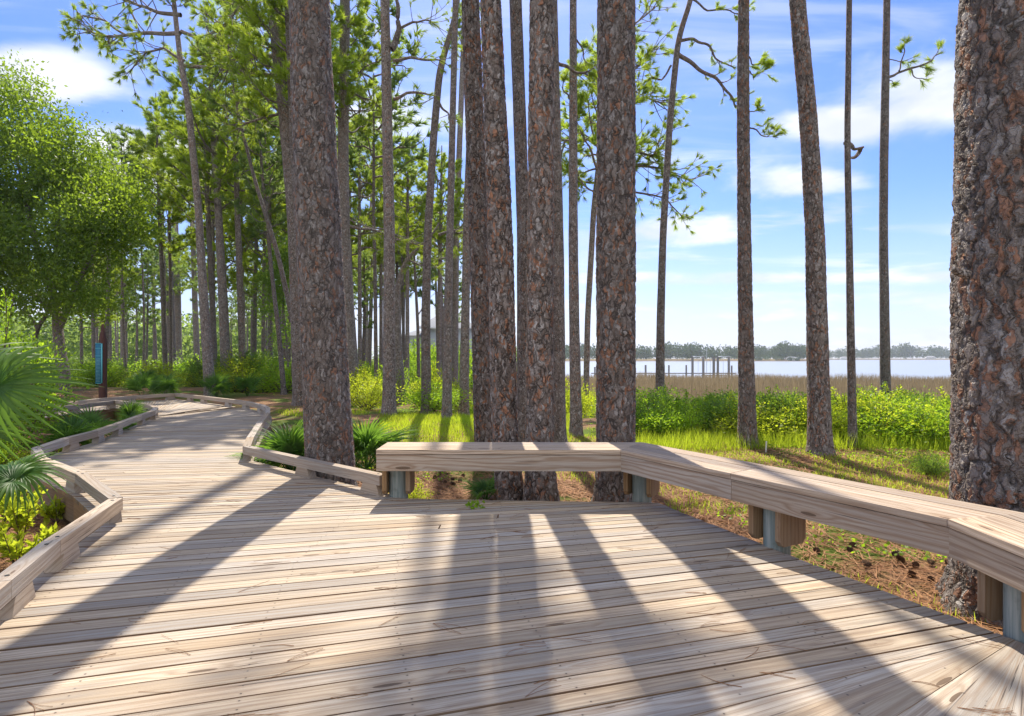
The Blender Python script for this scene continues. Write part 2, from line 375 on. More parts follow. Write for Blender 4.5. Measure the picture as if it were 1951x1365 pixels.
M['palm'] = leafmat('palmetto fans', (.035, .095, .025), (.115, .22, .05), .40, (.34, .62, .06), .5, .25)
M['grass'] = leafmat('lawn grass', (.09, .16, .015), (.26, .36, .03), .55, (.75, .92, .05))
M['marsh'] = leafmat('marsh rush', (.13, .105, .055), (.30, .255, .14), .35, (.52, .40, .24), .8, .1)
M['straw'] = leafmat('pine straw', (.20, .09, .045), (.46, .24, .11), .12, (.5, .25, .1), .7, .2)
M['far_leaf'] = leafmat('far shore foliage', (.035, .065, .035), (.085, .13, .06), .25, (.14, .22, .08), .8, .1)
M['stem'] = simple('shrub stems', (.12, .085, .06))
M['signpost'] = simple('brown painted post', (.085, .032, .022), .6, .3, 15, .25)
M['teal'] = simple('blue sign panel', (.018, .16, .26), .4, .4, 12, .12)
M['teal_edge'] = simple('teal sign frame', (.13, .50, .56), .4, .4, 12, .1)
M['letter'] = simple('pale lettering', (.32, .62, .66), .5, .3, 10, .05)
M['cone'] = simple('pine cone', (.13, .08, .055), .8, .2, 40, .5)
M['pipe'] = simple('white plastic pipe', (.72, .70, .64), .4, .5, 10, .08)
M['bolt'] = simple('dark bolt hole', (.02, .02, .022), .6, .4, 20, .2)
M['siding'] = simple('pale house siding', (.42, .46, .49), .8, .2, 3, .05)
M['roof'] = simple('grey shingle roof', (.26, .27, .29), .9, .1, 4, .12)
M['trim'] = simple('white trim', (.75, .76, .76), .7, .2, 3, .05)
M['glass'] = simple('dark window glass', (.05, .06, .075), .15, .6, 2, .1)
M['dock'] = simple('grey dock timber', (.24, .22, .21), .85, .15, 4, .3)
M['metal'] = simple('galvanised metal', (.55, .57, .58), .4, .5, 8, .1)

def ground_mat():
    m, t, out = new_mat('woodland floor')
    g = t.node('ShaderNodeTexCoord').outputs['Object']; x, y, z = t.sep(g)
    n = t.noise(g, .45, 4, .6); n2 = t.noise(g, 3.0, 4, .65); f = t.noise(g, 38, 4, .75)
    st = t.noise(t.comb(t.math('MULTIPLY', x, 60), t.math('MULTIPLY', y, 14), 0.0), 1, 3, .7, 1.5)
    straw = t.mix(t.ramp(f, .35, .7), (.115, .062, .036), (.42, .245, .135))
    straw = t.mix(t.ramp(st, .5, .7, 0, .6), straw, (.52, .31, .17))
    straw = t.mix(t.ramp(n2, .5, .75, 0, .6), straw, (.16, .095, .06))
    grs = t.mix(f, (.045, .085, .014), (.19, .25, .04))
    gm = t.math('ADD', t.math('MULTIPLY', n, 1.0), t.math('MULTIPLY', n2, .35))
    col = t.mix(t.ramp(gm, .63, .78), straw, grs)
    mud = t.mix(n2, (.12, .09, .06), (.22, .17, .11))
    col = t.mix(t.ramp(z, -1.2, -.7, 1, 0), col, mud)
    principled(t, out, col, .9, .1, t.math('ADD', f, t.math('MULTIPLY', st, .6)), .8, .03); return m
M['ground'] = ground_mat()
def water_mat():
    m, t, out = new_mat('bay water')
    g = t.node('ShaderNodeTexCoord').outputs['Object']; x, y, z = t.sep(g)
    n = t.noise(t.comb(t.math('MULTIPLY', x, .35), t.math('MULTIPLY', y, 1.1), 0.0), 1, 4, .6)
    p = principled(t, out, (.29, .32, .34), .30, .5, n, .08, .06); return m
M['water'] = water_mat()

# ------------------------------------------------------------------ ground, water
xs = np.unique(np.concatenate([np.linspace(-30, 30, 181), np.linspace(-120, 120, 81), np.linspace(-1500, 1500, 61)]))
ys = np.unique(np.concatenate([np.linspace(-20, 45, 196), np.linspace(45, 140, 61), np.linspace(140, 700, 57), np.linspace(700, 2000, 40)]))
GX, GY = np.meshgrid(xs, ys); Zg = ground_z(GX, GY)
mb = MB(); nx = len(xs); i, j = np.meshgrid(np.arange(len(ys) - 1), np.arange(nx - 1), indexing='ij')
a = i * nx + j
mb.add(np.stack([GX, GY, Zg], -1).reshape(-1, 3), np.stack([a, a + 1, a + nx + 1, a + nx], -1).reshape(-1, 4))
tag(part('ground', mb, M['ground'], smooth=True), 'woodland floor of pine straw, soil and short grass', 'ground', kind='structure')
mb = MB(); mb.add([(-1500, 55, -2.0), (1500, 55, -2.0), (1500, 2000, -2.0), (-1500, 2000, -2.0)], [[0, 1, 2, 3]])
tag(part('water', mb, M['water']), 'pale calm bay beyond the marsh grass', 'water', kind='structure')

# ------------------------------------------------------------------ boardwalk
RT = .19                                                  # top of the curb rails
rr_px = [(731, 905), (470, 850), (477, 833), (497, 802), (510, 787), (510.5, 777), (500, 771.5), (473, 765.5), (440, 761), (393, 755.6), (334, 749.7)]
end_px = [(334, 749.7), (258, 754), (188, 759.5), (147, 764.6), (60, 776)]
ll_px = [(0, 1108), (98, 1030), (221, 949)]
lm_px = [(221, 949), (154, 901), (80, 873), (68, 854)]
lf_px = [(68, 854), (124, 835), (180.5, 821), (219, 808), (265, 791.5), (290.6, 782.5), (297, 777), (283, 771), (250, 766), (219, 763), (150, 771), (70, 780)]
W2 = lambda L, z=RT: np.array([gp(x, y, z) for x, y in L])
rail_R, rail_E, rail_N, rail_M, rail_F = map(W2, (rr_px, end_px, ll_px, lm_px, lf_px))
near = rail_N[0] + (rail_N[0] - rail_N[1]) * 1.6
rail_N = np.vstack([near + np.array([.35, -1.6]), near, rail_N])
def ln(p, q):
    (x0, y0), (x1, y1) = gp(*p), gp(*q); s = (y1 - y0) / (x1 - x0); return lambda X: y0 + s * (X - x0)
edge_bench = np.array([gp(*p) for p in [(1871, 1196), (1757, 1153), (1600, 1094), (1498, 1056), (1423, 1025), (1296, 976), (1254, 958), (1000, 954), (765, 950)]])
leftpoly = np.vstack([rail_N, rail_M[1:], rail_F[1:]])    # near -> far on the left
rightpoly = np.vstack([rail_R, rail_E[1:]])
lo = offset(leftpoly, .075); ro = offset(rightpoly, -.075)
poly = np.vstack([[(2.55, -1.5)], [(2.42, 2.2)], edge_bench, ro, lo[::-1], [(-1.4, -1.5)]])
def clip(sub, quad):
    q = np.asarray(quad); ar = 0.5 * np.sum(q[:, 0] * np.roll(q[:, 1], -1) - np.roll(q[:, 0], -1) * q[:, 1])
    if ar < 0: q = q[::-1]
    out = [tuple(p) for p in sub]
    for k in range(len(q)):
        a = q[k]; b = q[(k + 1) % len(q)]; res = []
        side = lambda p: (b[0] - a[0]) * (p[1] - a[1]) - (b[1] - a[1]) * (p[0] - a[0])
        for i in range(len(out)):
            p, r = out[i], out[(i + 1) % len(out)]; sp, sr = side(p), side(r)
            if sp >= 0: res.append(p)
            if (sp >= 0) != (sr >= 0):
                s = sp / (sp - sr); res.append((p[0] + (r[0] - p[0]) * s, p[1] + (r[1] - p[1]) * s))
        out = res
        if len(out) < 3: return []
    cl_ = []
    for p in out:
        if not cl_ or math.dist(p, cl_[-1]) > 1e-3: cl_.append(p)
    if len(cl_) > 2 and math.dist(cl_[0], cl_[-1]) < 1e-3: cl_.pop()
    return cl_ if len(cl_) >= 3 else []
PV = np.array([2.42, 2.80])
lA = ln((1100, 1351), (1800, 1223)); lB = ln((1100, 1166), (1613, 1098)); lC = ln((783, 1054), (1300, 1011)); lD = ln((700, 981), (1204, 956))
st = []
for deg in (60, 55, 50.2, 45.6, 41.2, 36.9, 32.8, 28.8, 24.9, 21.1):
    d = np.array([math.cos(math.radians(deg)), math.sin(math.radians(deg))])
    st.append((PV - d * 5.5, PV + d * .3))
S = lambda l: (np.array([-6.2, l(-6.2)]), np.array([3.0, l(3.0)]))
fan = []
for k in range(len(st) - 1): fan.append((st[k][0], PV + (st[k][1] - PV) * .02, st[k + 1][0], PV + (st[k + 1][1] - PV) * .02, 1))
stations = [S(lA), S(lB), S(lC), S(lD), (np.array([-6.4, 7.0]), np.array([-2.6, 7.36])),
            (leftpoly[10] + (-.4, -.1), rail_R[3] + (.6, .1)), (leftpoly[12] + (-.3, .0), rail_R[5] + (.6, .1)),
            (leftpoly[13] + (-.04, -.1), rail_R[7] + (.2, .5)), (leftpoly[13] + (-.04, -.02), rail_R[9] + (.2, .6)), (leftpoly[13] + (-.05, .05), rail_R[10] + (-.1, .7)),
            (leftpoly[15] + (.3, -.1), rail_E[1] + (-.4, .5)), (leftpoly[16] + (.4, 0), rail_E[2] + (-.5, .3)), (leftpoly[17] + (.4, 0), rail_E[3] + (-.6, .1)), (leftpoly[18] + (.4, 0), rail_E[4] + (-.6, 0))]
boards = []
sa = stations[0]; d = np.array([math.cos(math.radians(60)), math.sin(math.radians(60))]); nn = np.array([d[1], -d[0]])
for k in range(18): boards.append((PV - d * 5.5 + nn * .115 * (k + 1), PV + d * 2 + nn * .115 * (k + 1), PV - d * 5.5 + nn * .115 * k, PV + d * 2 + nn * .115 * k))
for k in range(len(st) - 1): boards.append((st[k][0], PV, st[k + 1][0], PV + 1e-4))
boards.append((st[-1][0], PV, sa[0], PV + 2e-4))
for s0, s1 in zip(stations[:-1], stations[1:]):
    dl = np.linalg.norm(s1[0] - s0[0]); dr = np.linalg.norm(s1[1] - s0[1])
    n = max(2, int(round(max((dl + dr) / 2, .75 * max(dl, dr)) / .117)))
    for k in range(n):
        t0, t1 = k / n, (k + 1) / n
        boards.append((s0[0] + (s1[0] - s0[0]) * t0, s0[1] + (s1[1] - s0[1]) * t0, s0[0] + (s1[0] - s0[0]) * t1, s0[1] + (s1[1] - s0[1]) * t1))
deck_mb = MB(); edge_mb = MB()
for bi, (l0, r0_, l1, r1_) in enumerate(boards):
    l0, r0_, l1, r1_ = map(np.array, (l0, r0_, l1, r1_)); g = .0040 + .0050 * rnd.random() ** 2
    mid = (l0 + r0_ + l1 + r1_) / 4; ax = (r0_ - l0) + (r1_ - l1); ax /= np.linalg.norm(ax); nr = np.array([-ax[1], ax[0]])
    s = 1 if (l1 - l0) @ nr > 0 else -1
    gl = min(g, .16 * np.linalg.norm(l1 - l0)); gr = min(g, .16 * np.linalg.norm(r1_ - r0_))
    q = [l0 + nr * gl * s, r0_ + nr * gr * s, r1_ - nr * gr * s, l1 - nr * gl * s]
    if 18 <= bi < 28: q = [l0 + nr * g * s, r0_ + nr * .001 * s, r1_ + nr * .008 * s, l1 - nr * g * s]
    # now and then a board is made of two lengths
    cuts = [(0, 1)]
    if rnd.random() < .22 and bi > 28: c = rnd.uniform(.3, .7); cuts = [(0, c - .0006), (c + .0006, 1)]
    for c0, c1 in cuts:
        qq = [q[0] + (q[1] - q[0]) * c0, q[0] + (q[1] - q[0]) * c1, q[3] + (q[2] - q[3]) * c1, q[3] + (q[2] - q[3]) * c0]
        pc = clip(poly, qq)
        if pc:
            dz = rnd.uniform(-.0025, .001)
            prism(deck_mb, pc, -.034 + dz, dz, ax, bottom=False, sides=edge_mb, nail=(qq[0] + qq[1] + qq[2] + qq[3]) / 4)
            for k in range(0):
                pass
deck = thing('boardwalk', 'weathered grey plank boardwalk winding away from the viewer to the left', 'boardwalk', (0, 4, 0))
part('decking', deck_mb, M['deck'], deck)
part('board_edges', edge_mb, M['joist'], deck)  # board sides coloured darker than the tops, so the gaps read as shade
# rim boards and joists under the edge
mb = MB()
for P_, s_ in ((lo, -1), (np.vstack([edge_bench, ro]), 1)):
    A_ = offset(P_, .02 * s_); B_ = offset(P_, .06 * s_)
    for k in range(len(P_) - 1): prism(mb, [A_[k], A_[k + 1], B_[k + 1], B_[k]], -.27, -.037)
part('rim_joist', mb, M['joist'], deck)
def pt_in(Pp, X, Y):
    X = np.asarray(X); Y = np.asarray(Y); inside = np.zeros(X.shape, bool); n = len(Pp)
    for i in range(n):
        x0, y0 = Pp[i]; x1, y1 = Pp[i - 1]
        c = ((y0 > Y) != (y1 > Y)) & (X < (x1 - x0) * (Y - y0) / (y1 - y0 + 1e-12) + x0); inside ^= c
    return inside
def round_post(parent, x, y, z0, z1, r, name='post', sides=20):
    m_ = MB(); zz_ = np.linspace(z0, z1, 6); th = np.linspace(0, 2 * np.pi, sides, endpoint=False)
    rad = r * (1 + .015 * np.sin(th * 3 + x * 9))[None, :] * np.ones((6, 1)); rad[-1] *= .965
    tube(m_, np.c_[np.full(6, x), np.full(6, y), zz_], rad, sides, True); return part(name, m_, M['post'], parent, smooth=False)
for px, py in ((506, 850), (527, 835)):                   # the piles seen beside the right rail
    x, y = gp(px, py, -.02); round_post(deck, x + .06, y, -.6, .0 if px < 515 else -.02, .1, 'pile')
for P_ in (lo[4:12:2]): round_post(deck, P_[0] + .18, P_[1], -.6, -.04, .09, 'pile')

BLOCK = []
def curb(P, label, inner, first=0, last=None, skip=()):
    t = thing('curb_rail', label, 'curb rail', (float(P[0][0]), float(P[0][1]), 0), None)
    A_ = offset(P, .045); B_ = offset(P, -.045); last = len(P) - 1 if last is None else last
    for k in range(first, last):
        m_ = MB(); e = (P[k + 1] - P[k]); le = np.linalg.norm(e); e = e / le
        g0 = e * .0018
        z = RT + rnd.uniform(-.0015, .0015)
        prism(m_, [B_[k] + g0, B_[k + 1] - g0, A_[k + 1] - g0, A_[k] + g0], z - .092, z); part('rail', m_, M['rail'], t, bevel=.005)
        nb = max(1, int(round(le / 1.25)))
        ks = [.16 / le] + [(i + 1) / nb for i in range(nb - 1)] if le > .5 else [.5]
        for f in ks:
            c = P[k] + (P[k + 1] - P[k]) * min(f, .6); nr = np.array([-e[1], e[0]])
            m_ = MB()                                     # block with sloping ends
            a0, a1 = .15, .105
            lowc = [c - e * a0 - nr * .043, c + e * a0 - nr * .043, c + e * a0 + nr * .043, c - e * a0 + nr * .043]
            topc = [c - e * a1 - nr * .043, c + e * a1 - nr * .043, c + e * a1 + nr * .043, c - e * a1 + nr * .043]
            V = np.vstack([np.c_[lowc, np.full(4, .0)], np.c_[topc, np.full(4, z - .093)]])
            uu = lambda ids: [((V[q_, :2] - c) @ e + 5 * rnd.random(), V[q_, 2] + (V[q_, :2] - c) @ nr + 3) for q_ in ids]
            tn = rnd.random(); o_ = rnd.random() * 9
            for ids in ([0, 1, 5, 4], [1, 2, 6, 5], [2, 3, 7, 6], [3, 0, 4, 7]):
                m_.add(V[ids], [[0, 1, 2, 3]], uv=[((V[q_, :2] - c) @ e + o_, V[q_, 2] + (V[q_, :2] - c) @ nr + o_) for q_ in ids], tone=tn)
            part('block', m_, M['rail'], t, bevel=.004)
        for f in ([.08 / le, 1 - .08 / le] if le > .4 else []):
            c = P[k] + (P[k + 1] - P[k]) * f; m_ = MB(); tube(m_, [(c[0], c[1], z - .01), (c[0], c[1], z + .0025)], .011, 10, True)
            part('bolt', m_, M['bolt'], t)
    return t
curb(rail_N, 'grey timber curb rail along the near left edge, nearest the viewer', 1)
curb(rail_M, 'bent tan timber curb rail beside the low fan palm at the left edge', 1)
curb(rail_F, 'long curved curb rail on the left sweeping to the far bend', 1)
curb(rail_R[:2], 'straight curb rail joined to the left end of the bench, before the widest trunk', -1)
curb(rail_R[1:], 'long curved curb rail on the right side of the far walkway', -1)
curb(rail_E, 'farthest straight curb rail, in front of the brown sign post', -1)

# ------------------------------------------------------------------ bench
bf = np.array([gp(717, 857, .46), gp(1183, 857.5, .46), gp(1808, 989, .46)])
bf = np.vstack([bf, [bf[2] + (-.07, -1.75)]])
bench = thing('bench', 'long angled backless timber bench bordering the deck on the right', 'bench', (float(bf[1][0]), float(bf[1][1]), 0))
WB = .485
for k in range(3):
    m_ = MB(); nb = 3
    for b in range(nb):
        d0 = -.012 + WB * b / nb + .002; d1 = -.012 + WB * (b + 1) / nb - .002
        A_ = offset(bf, d0); B_ = offset(bf, d1); e = bf[k + 1] - bf[k]; e /= np.linalg.norm(e); g0 = e * .0015
        z = .46 + rnd.uniform(-.002, .001)
        if k == 1:                                        # this run is two lengths butted over the third post
            mA = A_[1] + (A_[2] - A_[1]) * .47; mB_ = B_[1] + (B_[2] - B_[1]) * .47
            prism(m_, [A_[1] + g0, mA - g0, mB_ - g0, B_[1] + g0], z - .038, z); prism(m_, [mA + g0, A_[2] - g0, B_[2] - g0, mB_ + g0], z - .039, z - .001)
        else: prism(m_, [A_[k] + (g0 if k else 0), A_[k + 1] - g0, B_[k + 1] - g0, B_[k] + (g0 if k else 0)], z - .038, z)
    part('seat', m_, M['bench'], bench, bevel=.004)
    for dd in (0.0, WB - .065):
        A_ = offset(bf, dd); B_ = offset(bf, dd + .038); m_ = MB()
        if k == 1:
            mA = A_[1] + (A_[2] - A_[1]) * .47; mB_ = B_[1] + (B_[2] - B_[1]) * .47
            prism(m_, [A_[1], mA, mB_, B_[1]], .275, .4160); prism(m_, [mA + g0 * 2, A_[2], B_[2], mB_ + g0 * 2], .274, .4155)
        else: prism(m_, [A_[k], A_[k + 1], B_[k + 1], B_[k]], .275, .4160)
        part('apron', m_, M['bench'], bench, bevel=.003)
m_ = MB(); A_ = offset(bf, .04); B_ = offset(bf, WB - .067); e = bf[1] - bf[0]; e /= np.linalg.norm(e)
prism(m_, [A_[0], B_[0], B_[0] + e * .038, A_[0] + e * .038], .275, .4160); part('end_apron', m_, M['bench'], bench, bevel=.003)
def bench_post(c, ax, br=.105):
    ax = np.asarray(ax, float); ax /= np.linalg.norm(ax); nr = np.array([-ax[1], ax[0]])
    round_post(bench, c[0], c[1], -.6, .40, .085)
    for s in (-1, 1):                                     # plank brackets with cut lower corners
        m_ = MB(); o = np.array(c) + ax * s * br; t2 = .02; hw = .125
        prof = [(-hw, .418), (-hw, .07), (-hw + .03, .035), (hw - .03, .035), (hw, .07), (hw, .418)]
        V = np.array([[*(o + nr * u_ + ax * t2 * q_), z_] for q_ in (-1, 1) for u_, z_ in prof]); n6 = 6
        tn = rnd.random()
        for ids in ([list(range(6))[::-1], list(range(6, 12))] + [[i, (i + 1) % 6, 6 + (i + 1) % 6, 6 + i] for i in range(6)]):
            m_.add(V[ids], [list(range(len(ids)))], uv=[(V[q_, 2] + 3 * tn, (V[q_, :2] - o) @ nr + (V[q_, :2] - o) @ ax) for q_ in ids], tone=tn)
        part('bracket', m_, M['bracket'], bench, bevel=.003)
e01 = bf[1] - bf[0]; e12 = (bf[2] - bf[1]); u12 = e12 / np.linalg.norm(e12); n12 = np.array([-u12[1], u12[0]])
bench_post((-1.03, 5.49), e01); bench_post((1.16, 5.40), e01 + u12)
tt = 1.42; bench_post(bf[1] + u12 * tt + n12 * .172, u12)
bench_post((2.32, 2.72), (0.15, -1)); bench_post((2.28, 1.5), (0, -1))

# ------------------------------------------------------------------ pines
def pine_crown(seed, L=7.0, rad=2.6, nl=20, per=15, W=.016, nlen=.24, sub=5):
    rs = np.random.default_rng(seed); lm = MB(); C = []; D = []
    for k in range(nl):
        f = (k + rs.uniform(0, .9)) / nl; z = f * L; az = k * 2.4 + rs.uniform(-.5, .5)
        ll = rad * (1.05 - f ** 1.6) * rs.uniform(.55, 1.1) * (.65 + .35 * min(1, f * 4)); n = 8; s = np.linspace(0, 1, n)
        up = rs.uniform(-.05, .45) + .5 * f
        side = rs.uniform(-.35, .35)
        az_s = az + side * s + .12 * np.sin(s * 7 + k)
        px_ = np.cumsum(np.cos(az_s)) * ll / n; py_ = np.cumsum(np.sin(az_s)) * ll / n
        pz = z + ll * (up * s + .25 * s ** 2 + .05 * np.sin(s * 9 + k))
        P = np.c_[px_ - px_[0], py_ - py_[0], pz]
        r0 = .016 + .016 * ll
        tube(lm, P, np.linspace(r0, .008, n), 5)
        for b in range(max(2, int(sub * ll / rad + 1.5))):
            i0 = rs.integers(2, n); p0 = P[i0]; a2 = az + rs.choice([-1, 1]) * rs.uniform(.4, 1.2); l2 = ll * rs.uniform(.18, .42)
            d = np.array([math.cos(a2), math.sin(a2), rs.uniform(.1, .75)]); s2 = np.linspace(0, 1, 4)
            Q = p0 + d[None] * (s2 * l2)[:, None]; Q[:, 2] += .12 * l2 * s2 ** 2
            tube(lm, Q, np.linspace(.012, .005, 4), 3)
            for q in range(rs.integers(2, 5)):
                e = d + rs.normal(size=3) * .55; e[2] += .35; e /= np.linalg.norm(e); c = Q[rs.integers(1, 4)] + e * rs.uniform(.08, .3)
                C.append(c); D.append(e)
            C.append(Q[-1]); D.append(d / np.linalg.norm(d))
        C.append(P[-1]); D.append((P[-1] - P[-2]) / np.linalg.norm(P[-1] - P[-2]))
    nm = MB(); needles(nm, np.array(C), np.array(D), nlen, W, per, .75)
    return lm.mesh('limbs', M['bark_fine']), nm.mesh('needles', M['needle'])
CROWNS = [pine_crown(s, L, rd, nl, 30, .027, .30, sb) for s, L, rd, nl, sb in
          ((1, 7.5, 2.9, 28, 14), (2, 8.5, 2.7, 32, 13), (3, 6.5, 3.1, 26, 15), (4, 7.0, 2.5, 28, 13), (5, 9.0, 3.1, 34, 13))]
FARCROWNS = []
for s in (11, 12, 13, 14):
    l_, n_ = pine_crown(s, 8.0, 2.7, 26, 12, .060, .36, 9); n_.materials[0] = M['needle_far']; FARCROWNS.append((l_, n_))
def trunk(mb, pts, res_side, dz):
    """pts: (x, y, z, radius) from foot to tip, smoothed and roughened"""
    P = np.array(pts, float); z = np.arange(P[0, 2] - .12, P[-1, 2], dz); 
    def sm(col):
        v = np.interp(z, P[:, 2], P[:, col]); k = max(1, int(.5 / dz)); 
        if k > 1:
            pad = np.r_[np.full(k, v[0]), v, np.full(k, v[-1])]; ker = np.ones(2 * k + 1) / (2 * k + 1)
            v2 = np.convolve(pad, ker, 'same')[k:-k]; wgt = np.clip((z - z[0]) / .8, 0, 1); v = v * (1 - wgt) + v2 * wgt
        return v
    x, y, r = sm(0), sm(1), sm(3)
    th = np.linspace(0, 2 * np.pi, res_side, endpoint=False); ph = R.uniform(0, 6, 6)
    flare = .26 * np.exp(-(z - P[0, 2]) / .16)
    rr_ = r[:, None] * (1 + flare[:, None] * (1 + .35 * np.sin(th * 5 + ph[0])[None]) + .02 * np.sin(th * 3 + ph[1] + z[:, None] * .7) + .014 * np.sin(th * 5 + ph[2] - z[:, None] * 1.3)
                        + .012 * np.sin(z[:, None] * 5 + ph[3] + 2 * np.sin(th)))
    V = np.stack([x[:, None] + rr_ * np.cos(th), y[:, None] + rr_ * np.sin(th), np.broadcast_to(z[:, None], rr_.shape)], -1)
    n = len(z); i = np.arange(n - 1)[:, None] * res_side; j = np.arange(res_side)[None]; k2 = (j + 1) % res_side
    mb.add(V.reshape(-1, 3), np.stack([i + j, i + k2, i + res_side + k2, i + res_side + j], -1).reshape(-1, 4))
def pine(label, px_pts, w_px, Yd=None, ht=16, crown=None, mat='bark_fine', group=None, crown_z=None, cs=1.0, name='pine_tree', crot=None):
    """px_pts: (x, y) centre line from foot to the highest pixel seen; w_px: trunk widths there"""
    x0, y0 = px_pts[0]
    if Yd is None: bx, by, bz = base_of(x0, y0)
    else: bx, by = (x0 - CX) / F * Yd, Yd; bz = float(ground_z(bx, by))
    t = thing(name, label, 'pine tree', (bx, by, bz), group)
    pts = []
    for (x, y), wd in zip(px_pts, w_px):
        X, _, Z = at(x, y, by); pts.append([X, by, Z, wd / 2 / F * by * (.985 if mat != 'bark_fine' else 1)])
    pts[0][2] = bz; pts[0][0] = bx
    a, b = pts[-2], pts[-1]; top = max(ht + bz, b[2] + .5); dz = top - b[2]
    sl = (b[0] - a[0]) / (b[2] - a[2] + 1e-6) * .7; sl = max(-.12, min(.12, sl))
    pts.append([b[0] + sl * dz * .5, by, b[2] + dz * .5, b[3] * .72]); pts.append([b[0] + sl * dz, by, top, .02])
    m_ = MB(); wpx = w_px[0]
    side, dzr = (128, .018) if mat != 'bark_fine' else ((28, .10) if wpx > 14 else (12, .25))
    trunk(m_, pts, side, dzr); part('trunk', m_, M[mat], t, smooth=True)
    if crown is not None:
        lm, nm = (CROWNS + FARCROWNS)[crown]; cz = crown_z if crown_z is not None else top - 7.5 * cs
        P = np.array(pts); cx = float(np.interp(cz + 1, P[:, 2], P[:, 0]))
        loc = Vector((cx, by, cz)) - t.location
        rot = rnd.uniform(0, 6.28) if crot is None else crot
        for nme, me in (('limbs', lm), ('crown', nm)):
            o = link(nme, me, t); o.location = loc; o.rotation_euler = (0, 0, rot); o.scale = (cs, cs, cs)
    return t, by
def spray(tree, Yd, path, r0=.03, ntw=5, seed=1, tl=.30, tuft=None, per=20, W=.009, nl=.16, yoff=0):
    """a limb drawn through pixels at the tree's distance, with twigs ending in needle tufts"""
    rs = np.random.default_rng(seed)
    if per: per = 46; ntw = int(ntw * (1.8 if nl >= .25 else 1.3)); W = W * .95
    P0 = np.array([at(x, y, Yd) for x, y in path]); n = len(P0) * 4
    s = np.linspace(0, len(P0) - 1, n); P = np.stack([np.interp(s, range(len(P0)), P0[:, k]) for k in range(3)], 1)
    P[:, 1] += yoff * s / s[-1] + .04 * np.sin(s * 2.1); P[:, 0] += .02 * np.sin(s * 5 + seed); P[:, 2] += .02 * np.cos(s * 4 + seed)
    lm = MB(); tube(lm, P, np.linspace(r0, r0 * .35, n), 7); C = []; D = []
    for b in range(ntw):
        i0 = int(n * (.3 + .7 * (b + rs.uniform(0, .8)) / ntw)); i0 = min(i0, n - 1); t_ = P[i0] - P[i0 - 1]; t_ /= np.linalg.norm(t_)
        d = t_ + rs.normal(size=3) * .75; d /= np.linalg.norm(d); l2 = tl * rs.uniform(.5, 1.3); q = np.linspace(0, 1, 5)
        Q = P[i0] + d * (q * l2)[:, None]; Q[:, 2] += l2 * rs.uniform(-.2, .5) * q ** 2
        tube(lm, Q, np.linspace(r0 * .3, r0 * .14, 5), 4); dd = Q[-1] - Q[-2]; dd /= np.linalg.norm(dd); C.append(Q[-1]); D.append(dd)
        for _ in range(rs.integers(1, 3)):
            e = dd + rs.normal(size=3) * .8; e /= np.linalg.norm(e); k = rs.integers(2, 5); q2 = Q[k] + e * l2 * .4
            tube(lm, [Q[k], (Q[k] + q2) / 2, q2], [r0 * .16, r0 * .14, r0 * .1], 3); C.append(q2); D.append(e)
    C.append(P[-1]); dd = P[-1] - P[-2]; D.append(dd / np.linalg.norm(dd))
    br = part('branch', lm, M['bark_fine'], tree, smooth=True)
    if per:
        nm = MB(); needles(nm, np.array(C), np.array(D), nl, W, per, .7); o = link('needles', nm.mesh('needles', M['needle'], tuple(tree.location)), br)
# ---- the large near trunks
T = {}
T['A'] = pine('widest foreground pine trunk left of centre, behind the low curb rail', [(632, 1000), (627, 850), (615, 600), (608, 450), (597, 200), (590, 0)], [90, 88, 84, 82, 78, 74], 6.75, 17, 2, 'bark')
T['U'] = pine('huge flaky pine trunk cut off by the right edge of the picture', [(1938, 1190), (1940, 850), (1938, 600), (1940, 300), (1946, 0)], [206, 202, 204, 200, 196], 3.75, 16, 1, 'bark_big')
T['J'] = pine('left one of the two pines standing close together behind the bench', [(974, 960), (962, 840), (953, 450), (943, 200), (935, 0)], [51, 50, 47, 42, 38], 6.45, 17, 3, 'bark')
T['L'] = pine('right one of the two close pines behind the bench, with reddish bark', [(1030, 960), (1027, 840), (1030, 450), (1033, 0)], [63, 52, 49, 46], 6.3, 17, 0, 'bark')
T['O'] = pine('thick straight pine directly behind the angle of the bench', [(1172, 960), (1173, 840), (1173, 450), (1175, 0)], [76, 73, 73, 70], 6.2, 17, 2, 'bark')
T['I'] = pine('pine just left of the close pair, reaching up past them', [(927, 870), (923, 840), (912, 450), (896, 0)], [38, 37, 37, 33], 9.2, 21, 1, 'bark', cs=.8)
T['K'] = pine('greyer pine seen in the gap between the two close pines', [(1002, 860), (1000, 800), (998, 450), (982, 0)], [32, 31, 25, 24], 10.2, 21, 4, cs=.8)
T['L2'] = pine('pine half hidden behind the right side of the reddish pine', [(1066, 862), (1064, 820), (1062, 450), (1053, 0)], [30, 28, 24, 18], 10.4, 21, 0, cs=.8)
T['M'] = pine('slender straight pine between the close pair and the thick pine', [(1098, 832), (1095, 650), (1092, 450), (1092, 0)], [24, 20, 18, 13], None, 25, 3, cs=.6)
T['R'] = pine('left leaning medium pine, widest of those on the right before the bay', [(1562, 866), (1557, 650), (1553, 450), (1540, 220), (1519, 0)], [42, 37, 33, 31, 28], None, 21, 1, 'bark', cs=.8)
T['Q'] = pine('medium pine with needle tufts at its right side, in front of the dock', [(1424, 852), (1421, 650), (1418, 450), (1416, 200), (1417, 0)], [34, 27, 24, 22, 19], None, 21, 0, 'bark', cs=.8)
T['S'] = pine('thinnest pine on the right, with a broken hooked limb', [(1625, 852), (1621, 650), (1618, 450), (1614, 270), (1618, 0)], [16, 14, 12, 11, 10], None, 21, 3, cs=.8)
T['Tt'] = pine('slender pine with one tufted branch pointing right, left of the huge trunk', [(1688, 800), (1686, 650), (1683, 450), (1684, 300), (1690, 0)], [20, 17, 15, 15, 12], 14.5, 21, 4, cs=.8)
